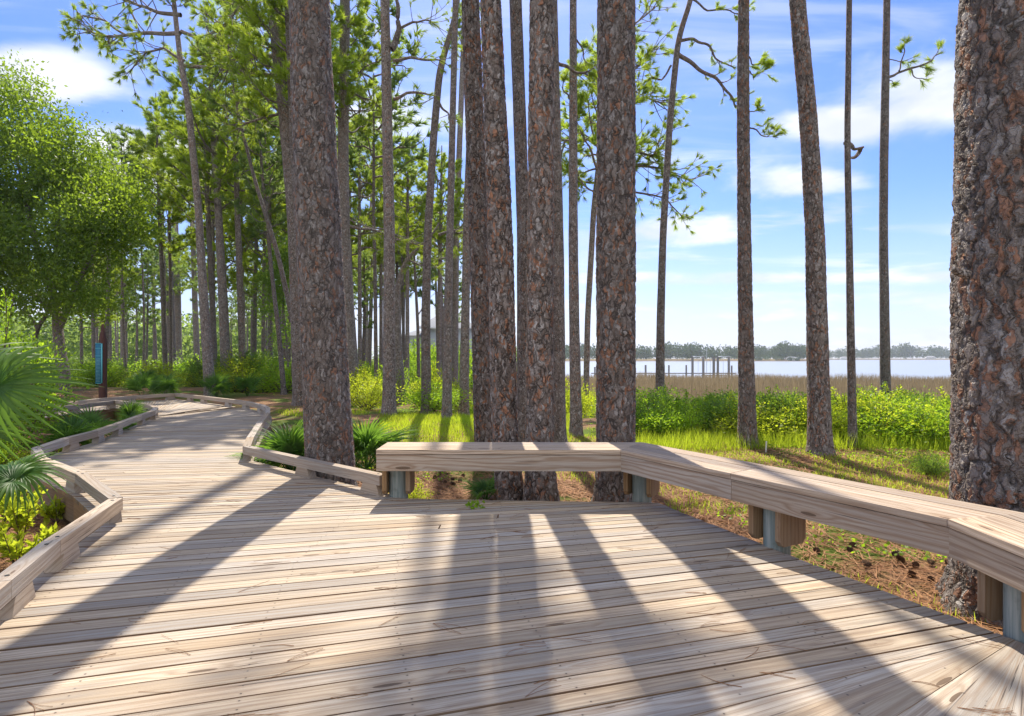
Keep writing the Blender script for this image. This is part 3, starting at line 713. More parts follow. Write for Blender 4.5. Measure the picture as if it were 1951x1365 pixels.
T['P'] = pine('thin pine leaning right at the top, with long bare limbs', [(1257, 790), (1259, 600), (1263, 450), (1277, 220), (1293, 66), (1318, 0)], [18, 15, 13, 12, 11, 10], 15.5, 13.5, None)
T['N'] = pine('thin slanting pine half hidden by the left side of the thick pine', [(1115, 750), (1120, 600), (1131, 400), (1148, 250), (1160, 130)], [12, 11, 11, 10, 9], 22, 15.5, 2, crown_z=7.0, cs=.9)
# ---- mid distance
T['B'] = pine('left leaning pine close behind the widest trunk, on its left side', [(574, 772), (568, 600), (560, 400), (543, 200), (522, 0)], [30, 28, 26, 27, 29], None, 17, 0, crown_z=8.5, cs=.8)
T['B2'] = pine('slim dark pine showing left of the widest trunk near the top', [(590, 790), (572, 500), (558, 250), (548, 0)], [16, 15, 13, 12], 18, 17, 3, crown_z=8.5, cs=.8)
T['C'] = pine('pine close behind the widest trunk, on its right side', [(672, 772), (662, 600), (656, 450), (654, 300), (657, 0)], [34, 26, 21, 20, 19], None, 16, 1, crown_z=8.5, cs=.8)
T['D'] = pine('straight pine with a forked limb high up, right of the widest trunk', [(741, 790), (741, 600), (742, 450), (737, 200), (733, 0)], [26, 22, 21, 19, 17], None, 25, 4, cs=.6)
T['D3'] = pine('pine with a crooked top bending right, behind the forked pine', [(764, 772), (757, 660), (754, 560), (772, 495), (800, 465), (835, 447)], [21, 18, 13, 9, 7, 5], 21, 5.6, None)
T['E'] = pine('slim pine bending right toward its top, between the forked pine and the dark pair', [(812, 787), (811, 600), (815, 450), (826, 260), (838, 130), (866, 40), (872, 0)], [19, 17, 15, 14, 13, 10, 9], None, 25, 3, cs=.6)
T['Fp'] = pine('dark slender pine, left one of three standing in a row', [(851, 800), (854, 600), (857, 450), (863, 200), (868, 0)], [19, 16, 14, 12, 11], None, 25, 0, cs=.6)
T['Gp'] = pine('slender pine, middle one of three in a row left of the close pair', [(866, 776), (867, 600), (869, 450), (880, 160), (886, 0)], [15, 13, 12, 10, 9], None, 25, 2, cs=.6)
T['Hp'] = pine('slender pine, right one of three in a row', [(883, 792), (887, 600), (890, 400), (898, 200), (902, 0)], [20, 16, 15, 12, 10], None, 25, 4, cs=.6)
T['q'] = pine('very thin pine, left one of a spindly pair beside the widest trunk', [(699, 735), (699, 565), (706, 400), (712, 300)], [6.5, 6, 5, 4], None, 13, 7, crown_z=8)
T['r'] = pine('very thin pine, right one of a spindly pair beside the widest trunk', [(717, 757), (715, 560), (712, 400), (712, 250)], [8, 7, 6, 4.5], None, 13, 6, crown_z=8)
T['s'] = pine('thin dead pine with bare twigs in front of the pale house', [(799, 702), (796, 620), (790, 512), (788, 430)], [7, 6, 4.5, 2], 36, 7, None)
T['n'] = pine('thin pine leaning left toward its top, just left of the widest trunk', [(541, 752), (533, 650), (519, 532), (509, 433), (497, 300)], [10, 9, 7.5, 6, 5], None, 11, 5, crown_z=6.5, cs=.8)
T['o'] = pine('thinnest strongly slanting pine left of the widest trunk', [(575, 762), (562, 630), (529, 482), (486, 346), (460, 244), (445, 170)], [11, 10, 9, 7, 5, 3.5], None, 14, 6, crown_z=9.5, cs=.7)
# ---- pines of the left wood, from right to left
T['c'] = pine('straight slim pine standing right of the pine with the orange mound', [(464, 746), (458, 560), (452, 400), (449, 250)], [13, 12, 10, 9], None, 17, 1, crown_z=8.5, cs=1.0)
T['b'] = pine('medium pine rising from an orange straw mound at the far bend', [(433, 746), (426, 600), (416, 400), (406, 250)], [20, 17, 13, 10], None, 17.5, 4, crown_z=8.0, cs=1.1)
T['d'] = pine('pine partly hidden behind the right side of the dark leaning pine', [(411, 742), (404, 560), (396, 400), (391, 260)], [11, 10, 9, 7], None, 17, 2, crown_z=8.0, cs=1.0)
T['a'] = pine('dark leaning pine at the far bend, rising in front of the rest of the wood', [(401, 757), (390, 600), (378, 400), (359, 200), (343, 109), (331, 0)], [21, 17, 13, 12, 10, 8], None, 16.5, 3, crown_z=15, cs=.5)
T['e'] = pine('slim pine just left of the dark leaning pine', [(377, 732), (371, 560), (366, 400)], [11, 10, 8], None, 17, 0, crown_z=9, cs=1.0)
T['f'] = pine('medium pine behind the green bushes, left of the leaning pine', [(341, 728), (338, 560), (333, 400)], [13, 12, 10], None, 18, 3, crown_z=9, cs=1.0)
T['g'] = pine('thin curving pine left of the medium pine among green bushes', [(327, 727), (318, 560), (309, 430)], [9, 8, 6], None, 16, 1, crown_z=9, cs=1.0)
T['h'] = pine('thin pine touching the medium pine among green bushes', [(333, 730), (327, 560), (322, 420)], [9, 8, 7], None, 16, 5, crown_z=9)
T['i'] = pine('spindly pine standing alone on the straw right of the sign', [(299, 736), (294, 620), (289, 470)], [7, 6, 5], None, 12, 7, crown_z=8, cs=.7)
T['j'] = pine('stout pine under the oak canopy, right of the brown sign', [(237, 737), (236, 620), (234, 480)], [13, 12, 10], None, 14, 4, crown_z=7.5)
T['k'] = pine('slim pine under the oak canopy, left of the brown sign', [(183, 732), (183, 600), (182, 500)], [8, 7, 6], None, 12, 3, crown_z=7)
T['l'] = pine('slim pine under the oak canopy, just right of the brown sign', [(211, 734), (209, 620), (207, 500)], [7, 6, 5], None, 12, 2, crown_z=7)
T['p'] = pine('thin pine in the bushes between the slim pine and the widest trunk', [(515, 716), (515, 560), (514, 430)], [9, 8, 7], 34, 14, 5, crown_z=8)
for k_, (Tm, path, kw) in enumerate([
    ('P', [(1296, 76), (1320, 74), (1345, 85), (1365, 112), (1402, 130)], dict(r0=.045, ntw=5, seed=3)),
    ('P', [(1294, 104), (1325, 125), (1360, 150), (1392, 180), (1404, 205)], dict(r0=.06, ntw=6, seed=4, tl=.45)),
    ('P', [(1280, 125), (1262, 150), (1240, 150), (1222, 162)], dict(r0=.03, ntw=5, seed=5)),
    ('P', [(1320, 0), (1350, 18), (1390, 22), (1410, 30)], dict(r0=.03, ntw=6, seed=6)),
    ('Q', [(1426, 110), (1440, 122), (1458, 120)], dict(r0=.014, ntw=5, seed=7, tl=.2, nl=.13)),
    ('Q', [(1426, 135), (1445, 142), (1462, 130)], dict(r0=.014, ntw=5, seed=8, tl=.2, nl=.13)),
    ('Q', [(1425, 238), (1440, 248), (1460, 262), (1488, 240)], dict(r0=.016, ntw=6, seed=9, tl=.2, nl=.13)),
    ('Q', [(1425, 215), (1436, 212), (1448, 207)], dict(r0=.012, ntw=3, seed=10, tl=.15, nl=.12)),
    ('Tt', [(1692, 150), (1712, 137), (1745, 130), (1775, 115), (1794, 98)], dict(r0=.035, ntw=5, seed=12, tl=.3, nl=.2)),
    ('Tt', [(1712, 137), (1722, 110), (1722, 92), (1720, 78)], dict(r0=.02, ntw=3, seed=13, tl=.22, nl=.2)),
    ('Tt', [(1735, 132), (1750, 150), (1768, 152)], dict(r0=.016, ntw=2, seed=14, tl=.2, nl=.2)),
    ('Tt', [(1692, 148), (1700, 155), (1704, 160)], dict(r0=.014, ntw=1, seed=15, tl=.1, nl=.18)),
    ('Tt', [(1690, 110), (1715, 118), (1745, 108)], dict(r0=.014, ntw=2, seed=16, tl=.15, nl=.2)),
    ('S', [(1613, 272), (1628, 281), (1642, 284)], dict(r0=.045, ntw=0, seed=17, per=0)),
    ('S', [(1641, 284), (1632, 297), (1614, 306)], dict(r0=.045, ntw=0, seed=18, per=0)),
    ('D', [(745, 95), (757, 70), (760, 45), (757, 10), (756, -20)], dict(r0=.10, ntw=0, seed=19, per=0)),
    ('D', [(748, 190), (775, 177), (810, 178), (835, 188)], dict(r0=.05, ntw=3, seed=20, tl=.5)),
    ('D', [(747, 115), (780, 110), (820, 115), (845, 118)], dict(r0=.05, ntw=6, seed=21, tl=.5, nl=.2)),
    ('D', [(760, 55), (785, 42), (810, 40), (835, 50)], dict(r0=.04, ntw=8, seed=22, tl=.6, nl=.2)),
    ('D', [(748, 125), (770, 125), (783, 134)], dict(r0=.02, ntw=1, seed=23, tl=.2)),
    ('C', [(663, 175), (690, 185), (712, 195), (725, 205)], dict(r0=.05, ntw=8, seed=24, tl=.6, nl=.22)),
    ('C', [(663, 212), (690, 209), (725, 213)], dict(r0=.03, ntw=2, seed=25, tl=.4)),
    ('C', [(665, 432), (700, 436), (745, 450), (800, 470)], dict(r0=.06, ntw=6, seed=26, tl=.6, nl=.25)),
    ('E', [(835, 195), (852, 215), (858, 230)], dict(r0=.04, ntw=3, seed=27, tl=.4)),
    ('D3', [(835, 447), (860, 440), (880, 445)], dict(r0=.06, ntw=6, seed=28, tl=.7, nl=.25)),
    ('D3', [(800, 465), (770, 455), (740, 440), (700, 432)], dict(r0=.06, ntw=7, seed=29, tl=.8, nl=.25)),
    ('D3', [(772, 495), (800, 505), (820, 500)], dict(r0=.04, ntw=5, seed=30, tl=.6, nl=.25)),
    ('a', [(345, 30), (300, 22), (265, 12), (235, -5)], dict(r0=.09, ntw=12, seed=31, tl=1.1, nl=.3, W=.02)),
    ('a', [(343, 64), (290, 62), (240, 68), (205, 72), (160, 55)], dict(r0=.09, ntw=12, seed=32, tl=1.0, nl=.3, W=.02)),
    ('a', [(240, 68), (200, 40), (160, 30), (152, 45)], dict(r0=.05, ntw=9, seed=33, tl=.9, nl=.3, W=.02)),
    ('a', [(350, 115), (310, 92), (280, 100), (250, 135)], dict(r0=.06, ntw=12, seed=34, tl=1.0, nl=.3, W=.02)),
    ('a', [(352, 125), (400, 130), (450, 135), (520, 145)], dict(r0=.08, ntw=12, seed=35, tl=1.1, nl=.3, W=.02)),
    ('a', [(346, 60), (390, 80), (430, 60), (480, 10)], dict(r0=.08, ntw=12, seed=36, tl=1.1, nl=.3, W=.02)),
    ('B', [(520, 50), (490, 20), (460, 12), (420, 60)], dict(r0=.08, ntw=10, seed=37, tl=.8, nl=.25, W=.014)),
    ('B', [(535, 145), (500, 140), (450, 130), (400, 115)], dict(r0=.08, ntw=12, seed=38, tl=.9, nl=.25, W=.014)),
    ('B', [(532, 105), (495, 105), (460, 106), (420, 95)], dict(r0=.07, ntw=12, seed=39, tl=.9, nl=.25, W=.014)),
    ('B', [(545, 212), (500, 225), (470, 235), (440, 240)], dict(r0=.05, ntw=12, seed=40, tl=.8, nl=.25, W=.014)),
    ('L2', [(1062, 118), (1085, 130), (1110, 142), (1132, 138)], dict(r0=.035, ntw=5, seed=41, tl=.35)),
    ('M', [(1100, 75), (1112, 100), (1120, 130)], dict(r0=.02, ntw=6, seed=42, tl=.4, nl=.18)),
    ('M', [(1086, 190), (1075, 170), (1070, 150)], dict(r0=.02, ntw=4, seed=43, tl=.3, nl=.18)),
    ('s', [(797, 600), (808, 580), (820, 565)], dict(r0=.04, ntw=3, seed=44, tl=.6, per=0)),
    ('s', [(794, 560), (782, 545), (772, 540)], dict(r0=.04, ntw=3, seed=45, tl=.6, per=0)),
    ('s', [(792, 540), (803, 520), (812, 505)], dict(r0=.035, ntw=3, seed=46, tl=.6, per=0)),
    ('N', [(1145, 280), (1120, 266), (1075, 268), (1070, 300)], dict(r0=.07, ntw=9, seed=47, tl=.8, nl=.25, W=.015)),
    ('N', [(1150, 300), (1200, 280), (1240, 300), (1262, 280)], dict(r0=.07, ntw=14, seed=48, tl=1.0, nl=.27, W=.018)),
    ('N', [(1140, 330), (1210, 312), (1270, 325), (1315, 345)], dict(r0=.06, ntw=16, seed=49, tl=.8, nl=.27, W=.018)),
    ('N', [(1140, 350), (1210, 365), (1270, 380), (1300, 415)], dict(r0=.05, ntw=13, seed=50, tl=.7, nl=.27, W=.018)),
    ('N', [(1150, 240), (1200, 200), (1230, 185), (1262, 200)], dict(r0=.07, ntw=14, seed=51, tl=1.0, nl=.27, W=.018)),
    ('N', [(1150, 200), (1190, 150), (1220, 120), (1250, 90)], dict(r0=.06, ntw=12, seed=52, tl=.9, nl=.27, W=.016)),
    ('N', [(1160, 130), (1190, 60), (1230, 30), (1255, 10)], dict(r0=.05, ntw=12, seed=53, tl=.9, nl=.27, W=.016)),
    ('N', [(1140, 320), (1110, 330), (1095, 350)], dict(r0=.04, ntw=7, seed=54, tl=.6, nl=.27, W=.016)),
    ]):
    spray(T[Tm][0], T[Tm][1], path, **kw)
# stub on the huge trunk
m_ = MB(); tube(m_, [at(1842, 524, 3.65), at(1826, 519, 3.62), at(1813, 512, 3.60)], [.03, .022, .017], 8, True); part('stub', m_, M['bark_fine'], T['U'][0])

# ---- more pines of the left wood with full crowns
for k in range(24):
    for _ in range(40):
        px = rnd.uniform(150, 700) if k < 13 else rnd.uniform(655, 900); Yp = rnd.uniform(31, 52); ok = all(abs((v_[0].location.x) - (px - CX) / F * Yp) > .5 or abs(v_[1] - Yp) > 3 for v_ in T.values())
        if ok: break
    lab_, grp_ = ('full crowned pine deeper in the left wood, behind the nearer trunks', 'full crowned pines in the left wood') if k < 13 else ('leafy crowned background pine right of the widest trunk, near the pale house', 'background pines near the pale house')
    dx = rnd.uniform(-14, 14); wd = 320 / Yp * rnd.uniform(.8, 1.2)
    T['w%d' % k] = pine(lab_, [(px, 720), (px - dx * .5, 560), (px - dx, 420)], [wd, wd * .85, wd * .7], Yp, rnd.uniform(14, 20) if px < 600 else rnd.uniform(13, 17.5), rnd.randrange(5), group=grp_, cs=rnd.uniform(1.0, 1.35) if k < 13 else rnd.uniform(.75, 1.0))
# ---- pines far back in the wood, all alike
far_lab = 'distant straight pine in the hazy wood behind the near pines'
spots = []
tries = 0
while len(spots) < 38 and tries < 4000:
    tries += 1
    Y_ = 38 + 75 * rnd.random() ** 1.2; px = rnd.uniform(180, 690) if rnd.random() < .74 else rnd.uniform(690, 905)
    if px > 720 and Y_ > 70: continue
    if px > 740 and rnd.random() < .35: continue
    X_ = (px - CX) / F * Y_
    if any((X_ - a_) ** 2 + (Y_ - b_) ** 2 < 6 for a_, b_, _ in spots): continue
    spots.append((X_, Y_, px))
for X_, Y_, px in spots:
    z_ = float(ground_z(X_, Y_)); hgt = rnd.uniform(11, 19) if px < 640 else rnd.uniform(9, 13.5); lean = rnd.uniform(-.03, .03)
    t = thing('pine_tree', far_lab, 'pine tree', (X_, Y_, z_), 'distant pines in the wood')
    m_ = MB(); n = 7; s = np.linspace(0, 1, n); bend = rnd.uniform(-.3, .3)
    tube(m_, np.c_[X_ + lean * hgt * s + bend * np.sin(s * 3.1), np.full(n, Y_), z_ - .1 + s * hgt], rnd.uniform(.11, .19) * (1 - .75 * s), 7); part('trunk', m_, M['bark_fine'], t, smooth=True)
    lm, nm = FARCROWNS[rnd.randrange(4)]; cs = rnd.uniform(.7, 1.1) * hgt / 15
    rot = rnd.uniform(0, 6.28)
    for nme, me in (('limbs', lm), ('crown', nm)):
        o = link(nme, me, t); o.location = (lean * hgt * .7, 0, hgt - 7.2 * cs); o.rotation_euler = (0, 0, rot); o.scale = (cs, cs, cs)

# ------------------------------------------------------------------ oak and broadleaf trees
def leafy_tree(name, label, base, lobes, stems, n, L, mat, cat='tree', perc=14):
    t = thing(name, label, cat, base)
    m_ = MB()
    for P, r0, r1 in stems: 
        P = np.array(P, float); s = np.linspace(0, len(P) - 1, len(P) * 4); Q = np.stack([np.interp(s, range(len(P)), P[:, k]) for k in range(3)], 1)
        Q[:, 0] += .05 * np.sin(s * 3); tube(m_, Q, np.linspace(r0, r1, len(Q)), 14)
    part('trunk', m_, M['bark_fine'], t, smooth=True)
    sub = []
    for l in lobes:
        for q in range(18 if l[3] > 1 else 8):
            u = rand_unit(1)[0]; f = R.uniform(.45, .82); g_ = R.uniform(.22, .40)
            sub.append((l[0] + u[0] * l[3] * f, l[1] + u[1] * l[4] * f, l[2] + u[2] * l[5] * f, l[3] * g_, l[4] * g_, l[5] * g_ * .75))
    lobes = sub
    tot = sum(l[3] * l[4] * l[5] for l in lobes); m2 = MB(); tw = MB()
    for cx, cy, cz, rx, ry, rz in lobes:
        k = int(n * rx * ry * rz / tot / perc); u = rand_unit(k); rad = R.uniform(.35, 1.0, k) ** .5
        rad *= 1 + .22 * np.sin(u[:, 0] * 7 + cx) * np.sin(u[:, 2] * 8 + cz) + R.normal(size=k) * .05
        C = np.array([cx, cy, cz]) + u * rad[:, None] * np.array([rx, ry, rz])
        holes = np.sin(C[:, 0] * 2.3 + cx) + np.sin(C[:, 1] * 2.0 + 1) + np.sin(C[:, 2] * 2.7 + cz) + R.normal(size=k) * .5
        C, u = C[holes > -.45], u[holes > -.45]; k = len(C)
        D = u + np.array([0, 0, .3]); CC = np.repeat(C, perc, 0) + R.normal(size=(k * perc, 3)) * L * 2.2
        leaves(m2, CC, np.repeat(D, perc, 0) + rand_unit(k * perc) * 1.0, L, .5)
    part('crown', m2, M[mat], t)
    return t
ob = base_of(120, 748); Yo = ob[1]
def A3(px, py, dy=0): x, y, z = at(px, py, Yo); return (x, y + dy, z)
leafy_tree('oak_tree', 'big spreading oak with dense small leaves filling the left side', ob,
    [(*A3(40, 330), 3.9, 3.2, 3.2), (*A3(120, 420, -.5), 3.6, 3.2, 2.7), (*A3(200, 430, 0), 2.3, 2.4, 2.2), (*A3(-60, 420, 0), 3.4, 3, 3.0), (*A3(30, 235), 2.6, 2.4, 2.0),
     (*A3(110, 290, .6), 2.4, 2.4, 1.8), (*A3(55, 500, -1), 3.2, 2.6, 1.8), (*A3(180, 520, -.5), 2.2, 2.2, 1.7), (*A3(20, 165), 1.2, 1.2, 1.1), (*A3(225, 360, .5), 1.6, 1.6, 1.2), (*A3(235, 490), 1.0, 1.2, 1.1),
     (*A3(130, 560, -1), 2.6, 1.6, .9), (*A3(165, 600, -1.2), 1.6, 1.2, .8), (*A3(40, 590, -1.2), 2.2, 1.4, 1.0), (*A3(215, 620, -1.2), .8, .8, .7), (*A3(225, 575, -1), .9, 1.1, .9), (*A3(-20, 560, -1), 2.4, 2, 1.3)],
    [([ob, A3(118, 690), A3(110, 610), A3(95, 540), A3(60, 430), A3(30, 300)], .30, .06), ([A3(112, 625), A3(135, 570), A3(170, 500), A3(190, 430)], .16, .05),
     ([A3(108, 600), A3(60, 560), A3(20, 520), A3(-30, 460)], .13, .05), ([A3(95, 540), A3(110, 450), A3(115, 350), A3(105, 280)], .14, .04)],
    150000, .175, 'oak', 'oak tree', 26)
lb = base_of(66, 742)
leafy_tree('crape_tree', 'slim pale leaning trunk under the oak, left of its stout trunk', lb, [(*at(40, 560, lb[1]), 1.6, 1.3, .8)],
    [([lb, at(66, 660, lb[1]), at(75, 620, lb[1]), at(92, 590, lb[1]), at(105, 560, lb[1])], .14, .07), ([at(72, 630, lb[1]), at(55, 600, lb[1]), at(40, 560, lb[1])], .08, .04)], 3000, .11, 'oak')
tb = base_of(150, 722)
leafy_tree('ornamental_tree', 'rounded dark green clipped tree left of the brown sign', tb,
    [(*at(145, 690, tb[1]), 1.15, 1.1, 1.3), (*at(158, 672, tb[1]), .9, .9, 1.1)], [([tb, at(150, 700, tb[1])], .08, .05)], 9000, .09, 'shrub_dark', 'tree')
# a broadleaf sapling tree in the gap left of the widest trunk
sb = base_of(548, 745)
leafy_tree('broadleaf_tree', 'dark green broadleaf tree filling the gap left of the widest trunk', sb,
    [(*at(535, 540, sb[1]), .95, 1.0, 1.0), (*at(548, 480, sb[1]), .7, .8, .9), (*at(520, 590, sb[1]), .7, .8, .6), (*at(545, 640, sb[1]), .6, .6, .5)], [([sb, at(545, 640, sb[1]), at(540, 540, sb[1]), at(545, 480, sb[1])], .06, .02)], 7000, .13, 'shrub_dark', 'tree')

# ------------------------------------------------------------------ shrubs
def shrub_mesh(seed, w_, h_, n, L, shoots, mat, ratio=.5):
    rs = np.random.default_rng(seed); fm = MB(); sm_ = MB(); C = []; D = []
    ns = 16
    for k in range(ns + shoots):
        az = rs.uniform(0, 6.28); rr_ = rs.uniform(.1, 1) ** .6 * w_ / 2
        hh = h_ * (1 - .45 * (rr_ / (w_ / 2)) ** 2) * rs.uniform(.7, 1.05)
        if k >= ns: hh *= rs.uniform(1.1, 1.4); rr_ *= .8
        s = np.linspace(0, 1, 6); b = rs.uniform(-.1, .1, 2)
        P = np.c_[np.cos(az) * rr_ * s ** .8 + b[0] * np.sin(s * 5), np.sin(az) * rr_ * s ** .8 + b[1] * np.sin(s * 4), hh * s]
        tube(sm_, P, np.linspace(.012, .004, 6), 4)
        m = n // (ns + shoots) if k < ns else n // (ns + shoots) // 3
        t = R.uniform(.12 if k < ns else .3, 1, m) ** .75
        Q = np.stack([np.interp(t, s, P[:, c]) for c in range(3)], 1)
        sp = ((.17 if n < 9000 else .10) if k < ns else .035) * w_ * (1 - .55 * t)[:, None]
        off = R.normal(size=(m, 3)) * sp * np.array([1, 1, .6])
        C.append(Q + off); D.append(off + np.array([0, 0, .06 * w_]) + R.normal(size=(m, 3)) * .05)
    C = np.concatenate(C); D = np.concatenate(D); C[:, 2] = np.abs(C[:, 2])
    leaves(fm, C, D, L, ratio)
    return sm_.mesh('stems', M['stem']), fm.mesh('foliage', M[mat])
SH = {'bright': [shrub_mesh(21 + i, 1.5, 1.15, 5200, .062, 7, 'shrub') for i in range(3)],
      'yellow': [shrub_mesh(31 + i, 1.5, 1.1, 4600, .06, 9, 'shrub_yel') for i in range(2)],
      'dark': [shrub_mesh(41 + i, 1.6, 1.2, 5200, .06, 4, 'shrub_dark') for i in range(2)],
      'near': [shrub_mesh(51, 1.7, 1.6, 15000, .042, 14, 'shrub')]}
def shrub(kind, label, x, y, s=1.0, group=None, sz=None, name='shrub', v=None):
    z = float(ground_z(x, y)); t = thing(name, label, 'shrub', (x, y, z - .03), group)
    st_, fo = SH[kind][rnd.randrange(len(SH[kind])) if v is None else v]; rot = rnd.uniform(0, 6.28)
    for nme, me in (('stems', st_), ('foliage', fo)):
        o = link(nme, me, t); o.rotation_euler = (0, 0, rot); o.scale = (s, s, sz or s)
    return t
hedge_lab = {'bright': 'bright green leafy shrub in the thicket between the pines and the marsh', 'yellow': 'yellow green shrub in the thicket between the pines and the marsh', 'dark': 'darker green shrub in the thicket between the pines and the marsh'}
for k in range(104):                                        # thicket on the right, before the marsh
    px = rnd.uniform(1212, 1960); Y_ = rnd.uniform(10.9, 14.6) + (.6 if px < 1440 else 0); X_ = (px - CX) / F * Y_
    kd = rnd.choices(['bright', 'yellow', 'dark'], [4, 3, 2])[0]
    if px < 1420: kd = rnd.choices(['bright', 'dark', 'yellow'], [4, 3, 1])[0]
    shrub(kd, hedge_lab[kd], X_, Y_, rnd.uniform(.65, 1.2), hedge_lab[kd].replace('shrub', 'shrubs', 1).replace(' leafy', ''), sz=rnd.uniform(.50, .82))
for k in range(38):                                        # behind the pines of the centre
    px = rnd.uniform(690, 1140); Y_ = rnd.uniform(17.5, 30); X_ = (px - CX) / F * Y_
    kd = rnd.choices(['bright', 'yellow'], [3, 5])[0]
    shrub(kd, {'bright': 'green', 'yellow': 'sunlit yellow'}[kd] + ' shrub among the slender pines in the middle of the picture', X_, Y_, rnd.uniform(.8, 1.35), kd + ' shrubs behind the slender pines', sz=rnd.uniform(.8, 1.5))
for k in range(46):                                        # at the foot of the left wood
    px = rnd.uniform(130, 700); Y_ = rnd.uniform(33, 44); X_ = (px - CX) / F * Y_
    if px > 430 and px < 700 : Y_ = rnd.uniform(24, 40); X_ = (px - CX) / F * Y_
    kd = rnd.choices(['bright', 'yellow', 'dark'], [3, 4, 4])[0]
    shrub(kd, {'bright': 'green', 'yellow': 'glowing yellow green', 'dark': 'dark green'}[kd] + ' bush under the pines at the edge of the left wood', X_, Y_, rnd.uniform(1.3, 2.1), kd + ' bushes under the left wood', sz=rnd.uniform(1.2, 1.9))
for k in range(46):                                        # scrub on the far side of the marsh inlet
    Y_ = rnd.uniform(46, 90); px = rnd.uniform(120, 960); X_ = (px - CX) / F * Y_
    kd = rnd.choices(['bright', 'dark'], [3, 2])[0]
    shrub(kd, {'bright': 'pale', 'dark': 'darker'}[kd] + ' scrub bush far off behind the pine trunks', X_, Y_, rnd.uniform(2, 4.2), kd + ' scrub far behind the trunks', sz=rnd.uniform(1.8, 3.0))
for k in range(9):
    Y_ = rnd.uniform(52, 70); X_ = (768 + 16 * k - CX) / F * Y_
    shrub('bright', 'pale tall scrub growing in front of the pale house', X_, Y_, rnd.uniform(2.4, 3.4), 'scrub before the pale house', sz=rnd.uniform(3.2, 4.6))
shrub('near', 'big glossy bush behind the large fan palm at the left edge', -7.55, 8.7, 1.3, sz=1.42, v=0)
shrub('near', 'tall leafy bush at the far left, above the large fan palm', -9.5, 10.4, 1.6, sz=1.6, v=0)
shrub('near', 'leafy bush between the fan palms on the left', -6.75, 7.7, .62, sz=.6, v=0)
shrub('yellow', 'sprawling yellow green bush beside the left curb rail bend', -6.75, 8.05, .42, sz=.4)
shrub('yellow', 'small sunlit bush at the foot of the widest trunk', -1.05, 6.4, .28)
shrub('dark', 'low green bush on the lawn right of the leaning pine', *base_of(1770, 905)[:2], .35, sz=.3)

# ------------------------------------------------------------------ fan palms
def fan_leaf(seed, r=.55, nseg=26, spread=250, droop=.22):
    rs = np.random.default_rng(seed); mb_ = MB(); tn = []
    for k in range(nseg):
        a = math.radians(-spread / 2 + spread * k / (nseg - 1)) + rs.uniform(-.02, .02)
        L = r * (1 - .22 * abs(k / (nseg - 1) - .5) * 2) * rs.uniform(.9, 1.06); s = np.linspace(0, 1, 6)
        wd = .021 * (r / .55) * np.array([.28, .85, 1.0, .8, .45, .05]) * (spread / 250) * 26 / nseg
        x = np.sin(a) * L * s; y = np.cos(a) * L * s
        z = .05 * np.sin(s * 3) - droop * L * s ** 2.2 * rs.uniform(.5, 1.5) + .10 * L * s * abs(math.sin(a))
        c = np.c_[x, y, z]; side = np.array([math.cos(a), -math.sin(a), 0])
        Lv = c - side * wd[:, None]; Rv = c + side * wd[:, None]; Lv[:, 2] += wd * .6; Rv[:, 2] += wd * .6
        V = np.concatenate([Lv, c, Rv]); i = np.arange(5)
        Q = np.concatenate([np.stack([i, i + 6, i + 7, i + 1], 1), np.stack([i + 6, i + 12, i + 13, i + 7], 1)])
        mb_.add(V, Q, tone=rs.uniform(0, 1))
    return mb_.mesh('fan_leaf', M['palm'])
FANS = [fan_leaf(1), fan_leaf(2, droop=.4), fan_leaf(3, nseg=20, spread=210), fan_leaf(4, .60, 34, 290, .5)]
def fan_palm(label, x, y, n, s, h, seed, tilt=(.3, 1.1), z=None, group=None, az_rng=(0, 6.28)):
    rs = random.Random(seed); z = float(ground_z(x, y)) if z is None else z
    t = thing('fan_palm', label, 'fan palm', (x, y, z), group)
    for k in range(n):
        az = az_rng[0] + (az_rng[1] - az_rng[0]) * (k + rs.uniform(0, .6)) / n; tl = rs.uniform(*tilt); ln_ = h * rs.uniform(.75, 1.1)
        d = Vector((math.cos(az) * math.sin(tl), math.sin(az) * math.sin(tl), math.cos(tl))); end = d * ln_
        m_ = MB(); mid = end * .5 + Vector((0, 0, .06 * ln_)); tube(m_, [(0, 0, 0), tuple(mid), tuple(end)], [.010, .007, .005], 5)
        st_ = link('leaf_stalk', m_.mesh('leaf_stalk', M['palm']), t)
        o = link('fan_leaf', FANS[rs.randrange(len(FANS))], t)
        fw = d.copy(); fw.z += rs.uniform(-.1, .3); fw.normalize(); up = Vector((0, 0, 1)); sd = fw.cross(up)
        if sd.length < .1: sd = Vector((1, 0, 0))
        sd.normalize(); nz = sd.cross(fw).normalized()
        mt = Matrix((sd, fw, nz)).transposed().to_4x4() @ Matrix.Rotation(rs.uniform(-.3, .3), 4, 'Y')
        o.matrix_local = Matrix.Translation(end) @ mt @ Matrix.Diagonal((s, s, s, 1))
    return t
def place_leaf(t, px, py, Yd, s, facing, twist, v, base=None):
    """one fan of a palm set where it stands; facing: direction its middle finger points"""
    c = Vector(at(px, py, Yd)) - t.location; fw = Vector(facing).normalized(); nz = Vector(twist); sd = fw.cross(nz).normalized(); nz = sd.cross(fw).normalized()
    o = link('fan_leaf', FANS[v], t); o.matrix_local = Matrix.Translation(c) @ Matrix((sd, fw, nz)).transposed().to_4x4() @ Matrix.Diagonal((s, s, s, 1))
    b = Vector(base) if base else Vector((0, 0, 0)); m_ = MB(); tube(m_, [tuple(b), tuple((b + c) / 2 + Vector((0, 0, .08))), tuple(c)], [.012, .009, .007], 5); link('leaf_stalk', m_.mesh('leaf_stalk', M['palm']), t)
big = thing('fan_palm', 'large fan palm with long thin fingers reaching in from the left edge', 'fan palm', (-3.75, 3.5, -.32))
place_leaf(big, -6, 738, 3.35, .68, (1, .15, .05), (.15, -1, .5), 3)
